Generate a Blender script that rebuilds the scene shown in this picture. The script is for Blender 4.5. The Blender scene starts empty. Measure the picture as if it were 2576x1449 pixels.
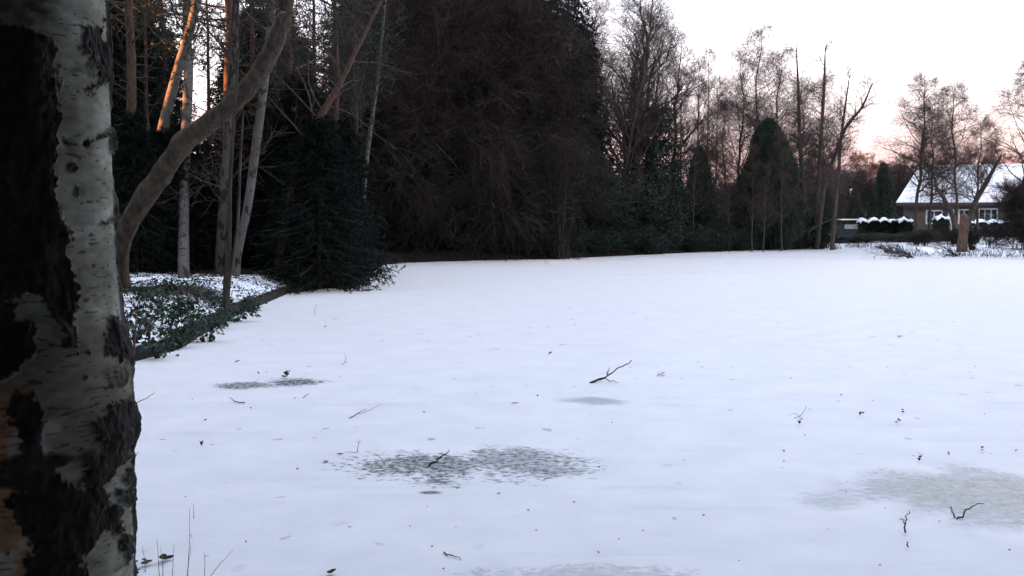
import bpy, math
import numpy as np

C = bpy.context.scene.collection
PI = math.pi
rng = np.random.default_rng(7)

# ------------------------------------------------------------------ camera geometry
CAM_Z, F_PX, PITCH = 2.0, 2500.0, math.radians(4.1)     # design frame 2576 x 1449
SP, CP = math.sin(PITCH), math.cos(PITCH)

def ray(u, v):
    a, b = (u - 1288.0) / F_PX, (724.5 - v) / F_PX
    return np.array([a, CP + b * SP, -SP + b * CP])

def at(u, v, Y):
    d = ray(u, v)
    return np.array([0, 0, CAM_Z]) + d * (Y / d[1])

def on_ground(u, v, z=0.0):
    d = ray(u, v)
    return np.array([0, 0, CAM_Z]) + d * ((z - CAM_Z) / d[2])

def px_m(Y):                                            # metres per design pixel at a depth
    return Y / F_PX

# ------------------------------------------------------------------ noise
_tab = np.random.default_rng(3).random(4096)
def _h(i, j, k):
    return _tab[(i * 73 + j * 1471 + k * 2909 + (i * j) % 53 * 17) % 4096]
def vnoise(x, y, z):
    xi, yi, zi = np.floor(x).astype(int), np.floor(y).astype(int), np.floor(z).astype(int)
    fx, fy, fz = x - xi, y - yi, z - zi
    fx, fy, fz = fx*fx*(3-2*fx), fy*fy*(3-2*fy), fz*fz*(3-2*fz)
    r = 0
    for a in (0, 1):
        for b in (0, 1):
            for c in (0, 1):
                r = r + _h(xi+a, yi+b, zi+c) * (fx if a else 1-fx) * (fy if b else 1-fy) * (fz if c else 1-fz)
    return r
def fbm(x, y, z, o=4):
    s, a, t = 0, 0.5, 0
    for q in range(o):
        s = s + a * vnoise(x, y, z); t += a
        x, y, z, a = x*2.03+11.3, y*2.03+5.1, z*2.03+7.7, a*0.5
    return s / t
def sstep(a, b, x):
    t = np.clip((x - a) / (b - a), 0, 1)
    return t * t * (3 - 2 * t)

# ------------------------------------------------------------------ mesh helpers
class G:
    def __init__(s): s.v, s.f, s.n = [], [], 0
    def add(s, V, F):
        s.v.append(np.asarray(V, float).reshape(-1, 3)); s.f.append(np.asarray(F, int).reshape(-1, 4) + s.n)
        s.n += len(s.v[-1]); return s
    def box(s, c, h, rz=0.0, taper=1.0):
        c, h = np.array(c, float), np.array(h, float)
        q = np.array([[-1,-1,-1],[1,-1,-1],[1,1,-1],[-1,1,-1],[-1,-1,1],[1,-1,1],[1,1,1],[-1,1,1]], float) * h
        q[4:, :2] *= taper
        ca, sa = math.cos(rz), math.sin(rz)
        q = np.stack([q[:,0]*ca - q[:,1]*sa, q[:,0]*sa + q[:,1]*ca, q[:,2]], 1)
        return s.add(q + c, [[3,2,1,0],[4,5,6,7],[0,1,5,4],[1,2,6,5],[2,3,7,6],[3,0,4,7]])
    def obj(s, name, mat, parent=None, smooth=True, loc=None):
        V = np.concatenate(s.v); F = np.concatenate(s.f)
        me = bpy.data.meshes.new(name)
        me.vertices.add(len(V)); me.vertices.foreach_set('co', V.astype(np.float32).ravel())
        me.loops.add(F.size); me.loops.foreach_set('vertex_index', F.astype(np.int32).ravel())
        me.polygons.add(len(F))
        me.polygons.foreach_set('loop_start', np.arange(0, F.size, 4, dtype=np.int32))
        me.update(calc_edges=True)
        if smooth: me.polygons.foreach_set('use_smooth', np.ones(len(F), bool))
        me.materials.append(mat)
        o = bpy.data.objects.new(name, me); C.objects.link(o)
        if parent: o.parent = parent
        if loc is not None: o.location = loc
        return o

def norm(a): return a / np.maximum(np.linalg.norm(a, axis=-1, keepdims=True), 1e-9)

def tubes(g, P, R, S=3):
    P, R = np.asarray(P, float), np.asarray(R, float)
    if P.ndim == 2: P, R = P[None], R[None]
    n, k, _ = P.shape
    T = norm(np.gradient(P, axis=1))
    m = norm(P[:, -1] - P[:, 0])
    ref = np.where(np.abs(m[:, 2:3]) > 0.75, [[1., 0, 0]], [[0, 0, 1.]])[:, None, :]
    A = norm(np.cross(T, np.broadcast_to(ref, T.shape))); B = np.cross(T, A)
    an = np.arange(S) * 2 * PI / S
    V = P[:, :, None, :] + R[:, :, None, None] * (np.cos(an)[:, None] * A[:, :, None, :] + np.sin(an)[:, None] * B[:, :, None, :])
    base = (np.arange(n) * k * S)[:, None, None]
    i = (np.arange(k - 1) * S)[None, :, None]; j = np.arange(S)[None, None, :]; j2 = (j + 1) % S
    F = np.stack([base+i+j, base+i+j2, base+i+S+j2, base+i+S+j], -1)
    g.add(V, F)

def spawn(P, R, m, t0, t1, L, ang, k=4, grav=0.0, wob=0.12, rr=0.6, rmin=0.008, side=None):
    n, K, _ = P.shape
    idx = np.repeat(np.arange(n), m)
    t = t0 + (t1 - t0) * (np.tile(np.arange(m), n) + rng.random(n * m)) / m
    f = np.clip(t * (K - 1), 0, K - 1.001); i = f.astype(int); w = (f - i)[:, None]
    p = P[idx, i] * (1 - w) + P[idx, i + 1] * w
    T = norm(P[idx, i + 1] - P[idx, i]); r0 = R[idx, i] * (1 - w[:, 0]) + R[idx, i + 1] * w[:, 0]
    rv = rng.normal(size=p.shape)
    if side is not None: rv = rv + np.asarray(side)
    perp = norm(rv - T * (rv * T).sum(1, keepdims=True))
    a = ang * (1 + 0.25 * rng.normal(size=len(p)))[:, None]
    d = np.cos(a) * T + np.sin(a) * perp
    plen = np.linalg.norm(np.diff(P, axis=1), axis=2).sum(1)[idx]
    ln = L(t, plen) * (0.7 + 0.6 * rng.random(len(p)))
    out = [p]
    for _ in range(k - 1):
        d = norm(d + np.array([0, 0, grav]) / (k - 1) + wob * rng.normal(size=d.shape))
        p = p + d * (ln / (k - 1))[:, None]; out.append(p)
    Pc = np.stack(out, 1)
    rs = np.maximum(r0 * rr, rmin)
    Rc = rs[:, None] * np.linspace(1, 0.25, k)[None]
    return Pc, np.maximum(Rc, rmin * 0.6)

def cards(g, c, d, ln, wd, bend=0.0):
    """leaf- or needle-spray-sized rhombus faces: base c, direction d"""
    n = len(c)
    d = norm(d); s = norm(np.cross(d, rng.normal(size=(n, 3))))
    ln = np.broadcast_to(ln, n)[:, None] * (0.7 + 0.6 * rng.random((n, 1))); wd = np.broadcast_to(wd, n)[:, None]
    mid = c + d * ln * 0.45
    tip = c + d * ln + np.array([0, 0, -bend]) * ln
    V = np.stack([c, mid + s * wd, tip, mid - s * wd], 1)
    g.add(V, np.arange(n * 4).reshape(n, 4))

def pt_on(P, n, t0=0.0, t1=1.0):
    q, K, _ = P.shape
    idx = rng.integers(0, q, n); f = np.clip((t0 + (t1 - t0) * rng.random(n)) * (K - 1), 0, K - 1.001)
    i = f.astype(int); w = (f - i)[:, None]
    return P[idx, i] * (1 - w) + P[idx, i + 1] * w, norm(P[idx, i + 1] - P[idx, i])

def axis(H, k=14, lean=(0, 0), wob=0.02):
    z = np.linspace(0, 1, k)
    w = np.cumsum(rng.normal(size=(k, 2)) * wob * H / k ** 0.5, 0); w -= w[0]
    return np.stack([lean[0] * z * H + w[:, 0], lean[1] * z * H + w[:, 1], z * H], 1)

def smooth_path(pts, k=24):
    pts = np.asarray(pts, float); n = len(pts)
    t = np.linspace(0, n - 1, k); out = []
    for x in t:
        i = min(int(x), n - 2); f = x - i
        p0, p1, p2, p3 = pts[max(i-1, 0)], pts[i], pts[i+1], pts[min(i+2, n-1)]
        out.append(0.5*((2*p1)+(-p0+p2)*f+(2*p0-5*p1+4*p2-p3)*f*f+(-p0+3*p1-3*p2+p3)*f**3))
    return np.array(out)

# ------------------------------------------------------------------ materials
def mat(name, rough=0.9):
    m = bpy.data.materials.new(name); m.use_nodes = True
    nt = m.node_tree; b = nt.nodes['Principled BSDF']; b.inputs['Roughness'].default_value = rough
    b.inputs['Specular IOR Level'].default_value = 0.25
    return m, nt, b
def nd(nt, kind, **kw):
    n = nt.nodes.new(kind)
    for k, v in kw.items():
        if k in n.inputs: n.inputs[k].default_value = v
        else: setattr(n, k, v)
    return n
def ramp(nt, fac, stops):
    r = nt.nodes.new('ShaderNodeValToRGB'); e = r.color_ramp.elements
    while len(e) < len(stops): e.new(0.5)
    for q, (p, c) in zip(e, stops):
        q.position = p; q.color = (*c, 1)
    nt.links.new(fac, r.inputs['Fac']); return r
def noisy(name, c0, c1, scale=4.0, stretch=(1, 1, 1), rough=0.9, bump=0.0, lo=0.35, hi=0.65, detail=6):
    m, nt, b = mat(name, rough)
    tc = nd(nt, 'ShaderNodeTexCoord'); mp = nd(nt, 'ShaderNodeMapping'); mp.inputs['Scale'].default_value = stretch
    nt.links.new(tc.outputs['Object'], mp.inputs['Vector'])
    n = nd(nt, 'ShaderNodeTexNoise', Scale=scale, Detail=detail); nt.links.new(mp.outputs['Vector'], n.inputs['Vector'])
    r = ramp(nt, n.outputs['Fac'], [(lo, c0), (hi, c1)]); nt.links.new(r.outputs['Color'], b.inputs['Base Color'])
    if bump:
        bp = nd(nt, 'ShaderNodeBump', Strength=bump, Distance=0.02); nt.links.new(n.outputs['Fac'], bp.inputs['Height'])
        nt.links.new(bp.outputs['Normal'], b.inputs['Normal'])
    return m
def leafy(name, c0, c1, rough=0.85):
    """foliage that differs from leaf to leaf"""
    m, nt, b = mat(name, rough)
    ge = nd(nt, 'ShaderNodeNewGeometry')
    b.inputs['Specular IOR Level'].default_value = .12
    r = ramp(nt, ge.outputs['Random Per Island'], [(0.0, c0), (1.0, c1)])
    nt.links.new(r.outputs['Color'], b.inputs['Base Color'])
    return m

M_BARK   = noisy('dark_bark', (.028,.022,.018), (.075,.06,.05), 3, (6,6,1), bump=.6)
M_PINE   = noisy('pine_bark', (.035,.022,.017), (.11,.065,.045), 3, (6,6,1.4), bump=.6)
M_TWIG   = leafy('twig_bark', (.035,.026,.022), (.075,.05,.042))
M_BROWN  = leafy('brown_twig_bark', (.021,.0158,.014), (.042,.031,.0275))
M_PINKTW = leafy('reddish_twig_bark', (.07,.045,.042), (.13,.085,.078))
M_SMOOTH = noisy('smooth_bark', (.030,.023,.015), (.078,.060,.042), 2.4, (4,4,2.2), bump=.7)
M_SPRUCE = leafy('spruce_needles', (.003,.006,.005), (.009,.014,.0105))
M_PINEN  = leafy('pine_needles', (.018,.026,.02), (.045,.055,.038))
M_THUJA  = leafy('thuja_sprays', (.022,.03,.022), (.05,.06,.042))
M_RHODO  = leafy('rhododendron_leaves', (.012,.019,.014), (.032,.043,.03), .5)
M_BRAMB  = leafy('bramble_leaves', (.013,.034,.02), (.04,.08,.048), .5)
M_LITTER = leafy('withered_leaves', (.028,.018,.012), (.09,.055,.035), .7)
M_STICK  = noisy('dead_wood', (.018,.014,.012), (.055,.043,.036), 30, (1,1,1))
M_STRAW  = noisy('dry_grass', (.16,.12,.085), (.3,.24,.17), 20)

def birch_mat(name, pale, dark=(.02,.016,.014), thr=.55):
    m, nt, b = mat(name, .75)
    tc = nd(nt, 'ShaderNodeTexCoord')
    def nz(scale, st, det=5):
        mp = nd(nt, 'ShaderNodeMapping'); mp.inputs['Scale'].default_value = st
        nt.links.new(tc.outputs['Object'], mp.inputs['Vector'])
        n = nd(nt, 'ShaderNodeTexNoise', Scale=scale, Detail=det); nt.links.new(mp.outputs['Vector'], n.inputs['Vector']); return n
    big, fine, col = nz(3.0, (2.2,2.2,1)), nz(9.0, (1,1,6)), nz(1.2, (1,1,1))
    r0 = ramp(nt, col.outputs['Fac'], [(.35, tuple(x*.65 for x in pale)), (.62, pale)])
    r1 = ramp(nt, big.outputs['Fac'], [(thr, (0,0,0)), (thr+.05, (1,1,1))])
    r2 = ramp(nt, fine.outputs['Fac'], [(.6, (0,0,0)), (.66, (1,1,1))])
    mx = nd(nt, 'ShaderNodeMix', data_type='RGBA', blend_type='LIGHTEN'); mx.inputs[0].default_value = 1
    nt.links.new(r1.outputs['Color'], mx.inputs[6]); nt.links.new(r2.outputs['Color'], mx.inputs[7])
    m2 = nd(nt, 'ShaderNodeMix', data_type='RGBA'); nt.links.new(mx.outputs[2], m2.inputs[0])
    nt.links.new(r0.outputs['Color'], m2.inputs[6]); m2.inputs[7].default_value = (*dark, 1)
    nt.links.new(m2.outputs[2], b.inputs['Base Color'])
    bp = nd(nt, 'ShaderNodeBump', Strength=.5, Distance=.02); nt.links.new(big.outputs['Fac'], bp.inputs['Height'])
    nt.links.new(bp.outputs['Normal'], b.inputs['Normal'])
    return m
M_BIRCH  = birch_mat('birch_bark', (.115,.105,.092))
M_BIRCHD = birch_mat('dull_birch_bark', (.095,.08,.068), thr=.5)

def plain(name, col, rough=.8, var=.15, scale=12):
    return noisy(name, tuple(x*(1-var) for x in col), tuple(min(1, x*(1+var)) for x in col), scale, rough=rough)
M_SNOW = plain('lying_snow', (.82,.85,.9), .9, .04, 5)

# ------------------------------------------------------------------ scene-graph helpers
def props(o, label=None, cat=None, group=None, kind=None):
    if label: o['label'] = label
    if cat: o['category'] = cat
    if group: o['group'] = group
    if kind: o['kind'] = kind
    return o
def thing(name, label, cat, loc=(0,0,0), group=None):
    o = bpy.data.objects.new(name, None); C.objects.link(o); o.location = loc
    o.empty_display_size = .3
    return props(o, label, cat, group)
def dup(root, loc, rz=0, sc=(1,1,1), label=None, cat=None, group=None, name=None):
    r = root.copy(); C.objects.link(r); r.location = loc; r.rotation_euler = (0, 0, rz)
    r.scale = sc if hasattr(sc, '__len__') else (sc, sc, sc)
    if name: r.name = name
    props(r, label, cat, group)
    for ch in root.children:
        c = ch.copy(); C.objects.link(c); c.parent = r
    return r
_used = set()
def put(proto, loc, rz=0, sc=(1,1,1), label=None, group=None, name=None):
    """first call moves the prototype itself, later calls copy it"""
    if proto.name not in _used:
        _used.add(proto.name)
        proto.location = loc; proto.rotation_euler = (0, 0, rz)
        proto.scale = sc if hasattr(sc, '__len__') else (sc, sc, sc)
        key = proto.name
        if name: proto.name = name; _used.add(proto.name)
        return props(proto, label, None, group)
    return dup(proto, loc, rz, sc, label, None, group, name)

# ------------------------------------------------------------------ shoreline and terrain
shore = [np.array(p, float) for p in [(0,3.4), (-1.6,3.5), (-2.5,5.0), (-3.3,7.0), (-4.4,10.2)]]
shore += [on_ground(u, v)[:2] for u, v in [(325,912), (440,880), (520,832), (560,806), (640,772), (720,739), (800,728), (930,716),
          (925,692), (955,668), (1010,661), (1100,658), (1250,654), (1400,651), (1550,644), (1700,637), (1850,630), (2000,626), (2140,623),
          (2215,624), (2235,637), (2300,645), (2420,646), (2576,649), (2800,660)]]
shore += [np.array(p, float) for p in [(30,30), (27,18), (18,7), (9,3.6), (4,3.2)]]
shore = np.array(shore)
def sdist(x, y):
    """distance to the shoreline, positive on land"""
    p = np.stack([x, y], -1)[..., None, :]
    a, b = shore, np.roll(shore, -1, 0); ab = b - a
    t = np.clip(((p - a) * ab).sum(-1) / (ab * ab).sum(-1), 0, 1)
    d = np.linalg.norm(p - a - t[..., None] * ab, axis=-1).min(-1)
    yy, xx = y[..., None], x[..., None]
    cr = ((a[:, 1] > yy) != (b[:, 1] > yy)) & (xx < (b[:, 0]-a[:, 0]) * (yy - a[:, 1]) / np.where(b[:, 1]-a[:, 1] == 0, 1e-9, b[:, 1]-a[:, 1]) + a[:, 0])
    return np.where(cr.sum(-1) % 2 == 1, -d, d)
def ground_z(x, y):
    x, y = np.asarray(x, float), np.asarray(y, float)
    n = fbm(x*.9, y*.9, x*0+1.5, 4) - .5
    r = np.hypot(x, y)
    far = sstep(25, 80, r)
    d = sdist(x, y) + n * (.18 + .17 * far) + .06 * (1 - far)
    edge = .20 + .12 * (1 - far)
    z = np.where(d > 0, (.13 + .07 * far) * sstep(0, .16 + .15 * far, d) + .30 * (1 - far) * sstep(.05, 1.5, d) + np.minimum(d * .022, .34) + n * .10 * sstep(0, 1, d), np.maximum(d * .5, -.5))
    z += sstep(0, 2, d) * (fbm(x*3.1, y*3.1, x*0+9, 3) - .5) * .10 * (1 - far)
    return z
def gz(x, y): return float(ground_z(np.array([x]), np.array([y]))[0])

def build_ground():
    th = np.radians(np.concatenate([np.linspace(-180, -40, 60, endpoint=False), np.linspace(-40, 40, 680, endpoint=False), np.linspace(40, 180, 60)]))
    r = np.concatenate([[.05], np.geomspace(.6, 110, 620), np.geomspace(125, 4000, 16)])
    T, Rr = np.meshgrid(th, r)
    x, y = np.sin(T) * Rr, np.cos(T) * Rr
    z = ground_z(x, y)
    ny, nx = x.shape
    i = np.arange(ny - 1)[:, None] * nx + np.arange(nx - 1)[None]
    g = G(); g.add(np.stack([x, y, z], -1), np.stack([i, i + nx, i + nx + 1, i + 1], -1))
    m, nt, b = mat('snowy_ground', .95)
    tc = nd(nt, 'ShaderNodeTexCoord'); ge = nd(nt, 'ShaderNodeNewGeometry')
    n1 = nd(nt, 'ShaderNodeTexNoise', Scale=.45, Detail=3); n2 = nd(nt, 'ShaderNodeTexNoise', Scale=9, Detail=8, Roughness=.7)
    n3 = nd(nt, 'ShaderNodeTexNoise', Scale=40, Detail=4)
    for n in (n1, n2, n3): nt.links.new(tc.outputs['Object'], n.inputs['Vector'])
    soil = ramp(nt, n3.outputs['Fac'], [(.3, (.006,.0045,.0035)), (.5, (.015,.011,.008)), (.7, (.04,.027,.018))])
    sep = nd(nt, 'ShaderNodeSeparateXYZ'); nt.links.new(ge.outputs['True Normal'], sep.inputs[0])
    def mth(op, a, b_):
        q = nd(nt, 'ShaderNodeMath', operation=op)
        for k, s in enumerate((a, b_)):
            if isinstance(s, (int, float)): q.inputs[k].default_value = s
            else: nt.links.new(s, q.inputs[k])
        return q.outputs[0]
    # canopy keeps the snow off: less cover under the wood (world x < -1 and beyond the bank)
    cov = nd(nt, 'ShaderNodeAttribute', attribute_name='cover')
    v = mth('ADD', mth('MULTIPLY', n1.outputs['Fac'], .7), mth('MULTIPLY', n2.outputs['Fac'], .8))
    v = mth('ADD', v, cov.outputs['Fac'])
    slope = nd(nt, 'ShaderNodeMapRange'); slope.inputs['From Min'].default_value = .55; slope.inputs['From Max'].default_value = .82
    nt.links.new(sep.outputs['Z'], slope.inputs['Value'])
    mk = nd(nt, 'ShaderNodeMapRange'); mk.inputs['From Min'].default_value = .70; mk.inputs['From Max'].default_value = .82
    nt.links.new(v, mk.inputs['Value'])
    f = mth('MULTIPLY', mk.outputs[0], slope.outputs[0])
    mx = nd(nt, 'ShaderNodeMix', data_type='RGBA'); nt.links.new(f, mx.inputs[0])
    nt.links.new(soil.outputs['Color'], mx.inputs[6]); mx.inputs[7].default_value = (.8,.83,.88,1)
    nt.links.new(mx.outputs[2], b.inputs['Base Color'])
    bp = nd(nt, 'ShaderNodeBump', Strength=.6, Distance=.04); nt.links.new(n2.outputs['Fac'], bp.inputs['Height'])
    nt.links.new(bp.outputs['Normal'], b.inputs['Normal'])
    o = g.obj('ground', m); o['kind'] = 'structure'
    # snow cover: thin under the conifers, full in the gardens
    X, Y = x.ravel(), y.ravel()
    wood = sstep(25.5, 28, Y) * sstep(17, 13, X - .0*Y) 
    garden = sstep(16, 19, X) * sstep(40, 46, Y)
    Z_ = z.ravel()
    c = -1.2 * (1 - sstep(.09, .17, Z_)) * (1 - garden) + 0.10 - .42 * wood + .3 * garden - .22 * np.exp(-((X+7.2)/1.6)**2 - ((Y-21)/1.4)**2)  # bare dark soil along the low bank edge also paints in undercut shade
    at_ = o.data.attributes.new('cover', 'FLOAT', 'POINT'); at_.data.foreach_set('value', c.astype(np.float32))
build_ground()

# ------------------------------------------------------------------ frozen pond
PATCH = [  # u0, u1, v0, v1, strength, speckle, hard
    (505, 740, 955, 983, .9, .8), (610, 890, 947, 975, 1.0, .8), (1395, 1610, 996, 1022, .62, .2), (810, 1310, 1114, 1238, 1.0, 1.0), (1040, 1560, 1108, 1226, .86, 1.0),
    (2110, 2960, 1156, 1364, .92, .4), (1960, 2220, 1228, 1300, .45, .5), (1120, 1950, 1408, 1500, .38, .9),
    (1040, 1118, 1234, 1245, 1.0, .3), (1690, 1910, 682, 690, .4, .2), (1480, 2100, 640, 652, .35, .3), (2490, 2700, 690, 712, .3, .2), (1450,1650,688,694,.25,.2)]
def build_ice():
    m, nt, b = mat('snow_on_ice', .5); b.inputs['Specular IOR Level'].default_value = .5; b.inputs['IOR'].default_value = 1.31
    L = nt.links
    tc = nd(nt, 'ShaderNodeTexCoord')
    def mth(op, a, b_=None, c_=None):
        q = nd(nt, 'ShaderNodeMath', operation=op)
        for k, s in enumerate((a, b_, c_)):
            if s is None: continue
            if isinstance(s, (int, float)): q.inputs[k].default_value = float(s)
            else: L.new(s, q.inputs[k])
        return q.outputs[0]
    def noise(scale, det=5, rough=.6, st=(1,1,1)):
        mp = nd(nt, 'ShaderNodeMapping'); mp.inputs['Scale'].default_value = st; L.new(tc.outputs['Object'], mp.inputs['Vector'])
        n = nd(nt, 'ShaderNodeTexNoise', Scale=scale, Detail=det, Roughness=rough); L.new(mp.outputs['Vector'], n.inputs['Vector']); return n.outputs['Fac']
    def mrange(v, a, b_, c=0., d=1.):
        q = nd(nt, 'ShaderNodeMapRange'); q.interpolation_type = 'SMOOTHSTEP'
        for k, s in zip(('From Min','From Max','To Min','To Max'), (a, b_, c, d)): q.inputs[k].default_value = s
        L.new(v, q.inputs['Value']); return q.outputs[0]
    nb, nf, ns = noise(1.6, 5), noise(17, 6, .65), noise(19, 5, .62, (.75, 1, 1))
    sp = nd(nt, 'ShaderNodeSeparateXYZ'); L.new(tc.outputs['Object'], sp.inputs[0])
    tot = None
    for (u0, u1, v0, v1, st, spk) in PATCH:
        cl, cr = on_ground(u0, (v0+v1)/2), on_ground(u1, (v0+v1)/2); ct, cb = on_ground((u0+u1)/2, v0), on_ground((u0+u1)/2, v1)
        cx, rx, cy, ry = (cl[0]+cr[0])/2, abs(cr[0]-cl[0])/2, (ct[1]+cb[1])/2, abs(ct[1]-cb[1])/2
        ax = mth('DIVIDE', mth('SUBTRACT', sp.outputs['X'], cx), rx); ay = mth('DIVIDE', mth('SUBTRACT', sp.outputs['Y'], cy), ry)
        r = mth('SQRT', mth('ADD', mth('MULTIPLY', ax, ax), mth('MULTIPLY', ay, ay)))
        r = mth('ADD', r, mth('MULTIPLY', mth('SUBTRACT', nb, .5), 1.5))
        inside = mrange(r, 1.05, .25)
        # speckle: snow grains cling in the middle of the patch, break up at its edge
        thr = mth('ADD', mth('MULTIPLY', inside, .62), mth('MULTIPLY', mth('SUBTRACT', ns, .5), 1.9))
        mk = mrange(thr, .20, .54)
        mk = mth('MULTIPLY', mth('MULTIPLY', mk, mrange(inside, 0., .25)), mrange(nf, .38, .6, .55, 1.))
        mm = mth('MULTIPLY', mth('ADD', mth('MULTIPLY', mk, spk), mth('MULTIPLY', inside, 1 - spk)), st)
        tot = mm if tot is None else mth('MAXIMUM', tot, mm)
    # melt marks left by sunken leaves
    vo = nd(nt, 'ShaderNodeTexVoronoi', Scale=2.1, Randomness=1.0); vo.voronoi_dimensions = '2D'
    mp = nd(nt, 'ShaderNodeMapping'); mp.inputs['Scale'].default_value = (1, 1, 0); L.new(tc.outputs['Object'], mp.inputs['Vector'])
    wv = nd(nt, 'ShaderNodeVectorMath', operation='ADD'); L.new(mp.outputs[0], wv.inputs[0])
    n0 = nd(nt, 'ShaderNodeTexNoise', Scale=7, Detail=4); L.new(tc.outputs['Object'], n0.inputs['Vector'])
    sc = nd(nt, 'ShaderNodeVectorMath', operation='SCALE'); sc.inputs['Scale'].default_value = .22; L.new(n0.outputs['Color'], sc.inputs[0]); L.new(sc.outputs[0], wv.inputs[1])
    L.new(wv.outputs[0], vo.inputs['Vector'])
    sepc = nd(nt, 'ShaderNodeSeparateColor'); L.new(vo.outputs['Color'], sepc.inputs[0])
    rad = mth('MULTIPLY', sepc.outputs[0], .085)
    spot = mth('MULTIPLY', mrange(mth('SUBTRACT', vo.outputs['Distance'], rad), .045, -.02), mrange(sepc.outputs[1], .35, .75))
    near = mrange(mth('ABSOLUTE', mth('ADD', sp.outputs['X'], 0.)), 16, 4, .35, 1.)
    spot = mth('MULTIPLY', mth('MULTIPLY', spot, near), mrange(noise(.42, 3), .42, .62, .08, .6))
    # thin wind streaks
    stz = mth('MULTIPLY', mrange(noise(1.0, 6, .65, (.45, 3.0, 1)), .54, .74), .15)
    tot = mth('MAXIMUM', mth('MAXIMUM', tot, spot), stz)
    mx = nd(nt, 'ShaderNodeMix', data_type='RGBA'); L.new(tot, mx.inputs[0])
    snow = ramp(nt, nb, [(.3, (.74,.77,.83)), (.68, (.86,.88,.93))])
    L.new(snow.outputs['Color'], mx.inputs[6]); icec = ramp(nt, noise(11, 7, .72, (.7, 1, 1)), [(.34, (.022,.03,.029)), (.5, (.06,.076,.073)), (.66, (.24,.27,.28))]); L.new(icec.outputs['Color'], mx.inputs[7])
    L.new(mrange(tot, .3, .9, .5, .24), b.inputs['Roughness'])
    L.new(mx.outputs[2], b.inputs['Base Color'])
    bp = nd(nt, 'ShaderNodeBump', Strength=.25, Distance=.015)
    L.new(mth('SUBTRACT', nf, tot), bp.inputs['Height']); L.new(bp.outputs['Normal'], b.inputs['Normal'])
    L.new(mrange(tot, 0., .5, 1., 0.), b.inputs['Sheen Weight']); b.inputs['Sheen Roughness'].default_value = .3; b.inputs['Sheen Tint'].default_value = (1, 1, 1, 1)
    # sheet as fans from a grid clipped loosely to the shoreline (the bank covers its rim)
    X, Y = np.meshgrid(np.linspace(-22, 40, 125), np.linspace(2.6, 70, 136))
    nx = X.shape[1]; i = np.arange(X.shape[0]-1)[:, None]*nx + np.arange(nx-1)[None]
    F = np.stack([i, i+1, i+nx+1, i+nx], -1).reshape(-1, 4)
    keep = (sdist(X.ravel(), Y.ravel()) < .9)[F].any(1)
    g = G(); g.add(np.stack([X.ravel(), Y.ravel(), X.ravel()*0], 1), F[keep])
    o = g.obj('frozen_pond', m); o['kind'] = 'structure'
build_ice()

# ------------------------------------------------------------------ tree prototypes (each: trunk + crown)
def bare_tree(name, cat, H=13, r0=.16, lean=(0,0), first=.22, limbs=34, spread=.27, ang=.95, grav=.35, l2=9, l3=6, l4=3, mt=None, mb=None, rmin=.009, stems=1, wob=.02, shape=.7):
    root = thing(name, None, cat)
    tr, cr = G(), G()
    PP, RR = [], []
    for s in range(stems):
        ln = (lean[0] + (rng.normal()*.06 if stems > 1 else 0), lean[1] + (rng.normal()*.06 if stems > 1 else 0))
        h = H * (1 if s == 0 else .75 + .25 * rng.random())
        P = axis(h, 14, ln, wob); 
        if stems > 1: P[:, :2] += rng.normal(size=2) * .25
        R = r0 * (1 if s == 0 else .8) * (np.linspace(1, 0, 14) ** .9 * .93 + .07); R[0] *= 1.35
        P[0, 2] -= .35
        PP.append(P); RR.append(R)
    P, R = np.stack(PP), np.stack(RR)
    tubes(tr, P, R, 10)
    P1, R1 = spawn(P, R, limbs, first, .98, lambda t, l: spread * H * np.maximum(1 - t, .0) ** shape + .16, ang, 7, grav, .13, .5, rmin*1.6)
    tubes(tr, P1, R1, 5)
    P2, R2 = spawn(P1, R1, l2, .18, 1, lambda t, l: l * .42 * (1.1 - .5*t) + .15, .8, 5, grav*.7, .16, .6, rmin*1.2)
    tubes(cr, P2, R2, 3)
    P3, R3 = spawn(P2, R2, l3, .2, 1, lambda t, l: l * .5 + .12, .75, 4, grav*.5, .18, .7, rmin)
    tubes(cr, P3, R3, 3)
    if l4:
        P4, R4 = spawn(P3, R3, l4, .25, 1, lambda t, l: l * .55 + .08, .7, 3, grav*.4, .2, .8, rmin*.8)
        tubes(cr, P4, R4, 3)
    tr.obj('trunk', mt or M_BARK, root); cr.obj('crown', mb or M_TWIG, root)
    return root

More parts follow.
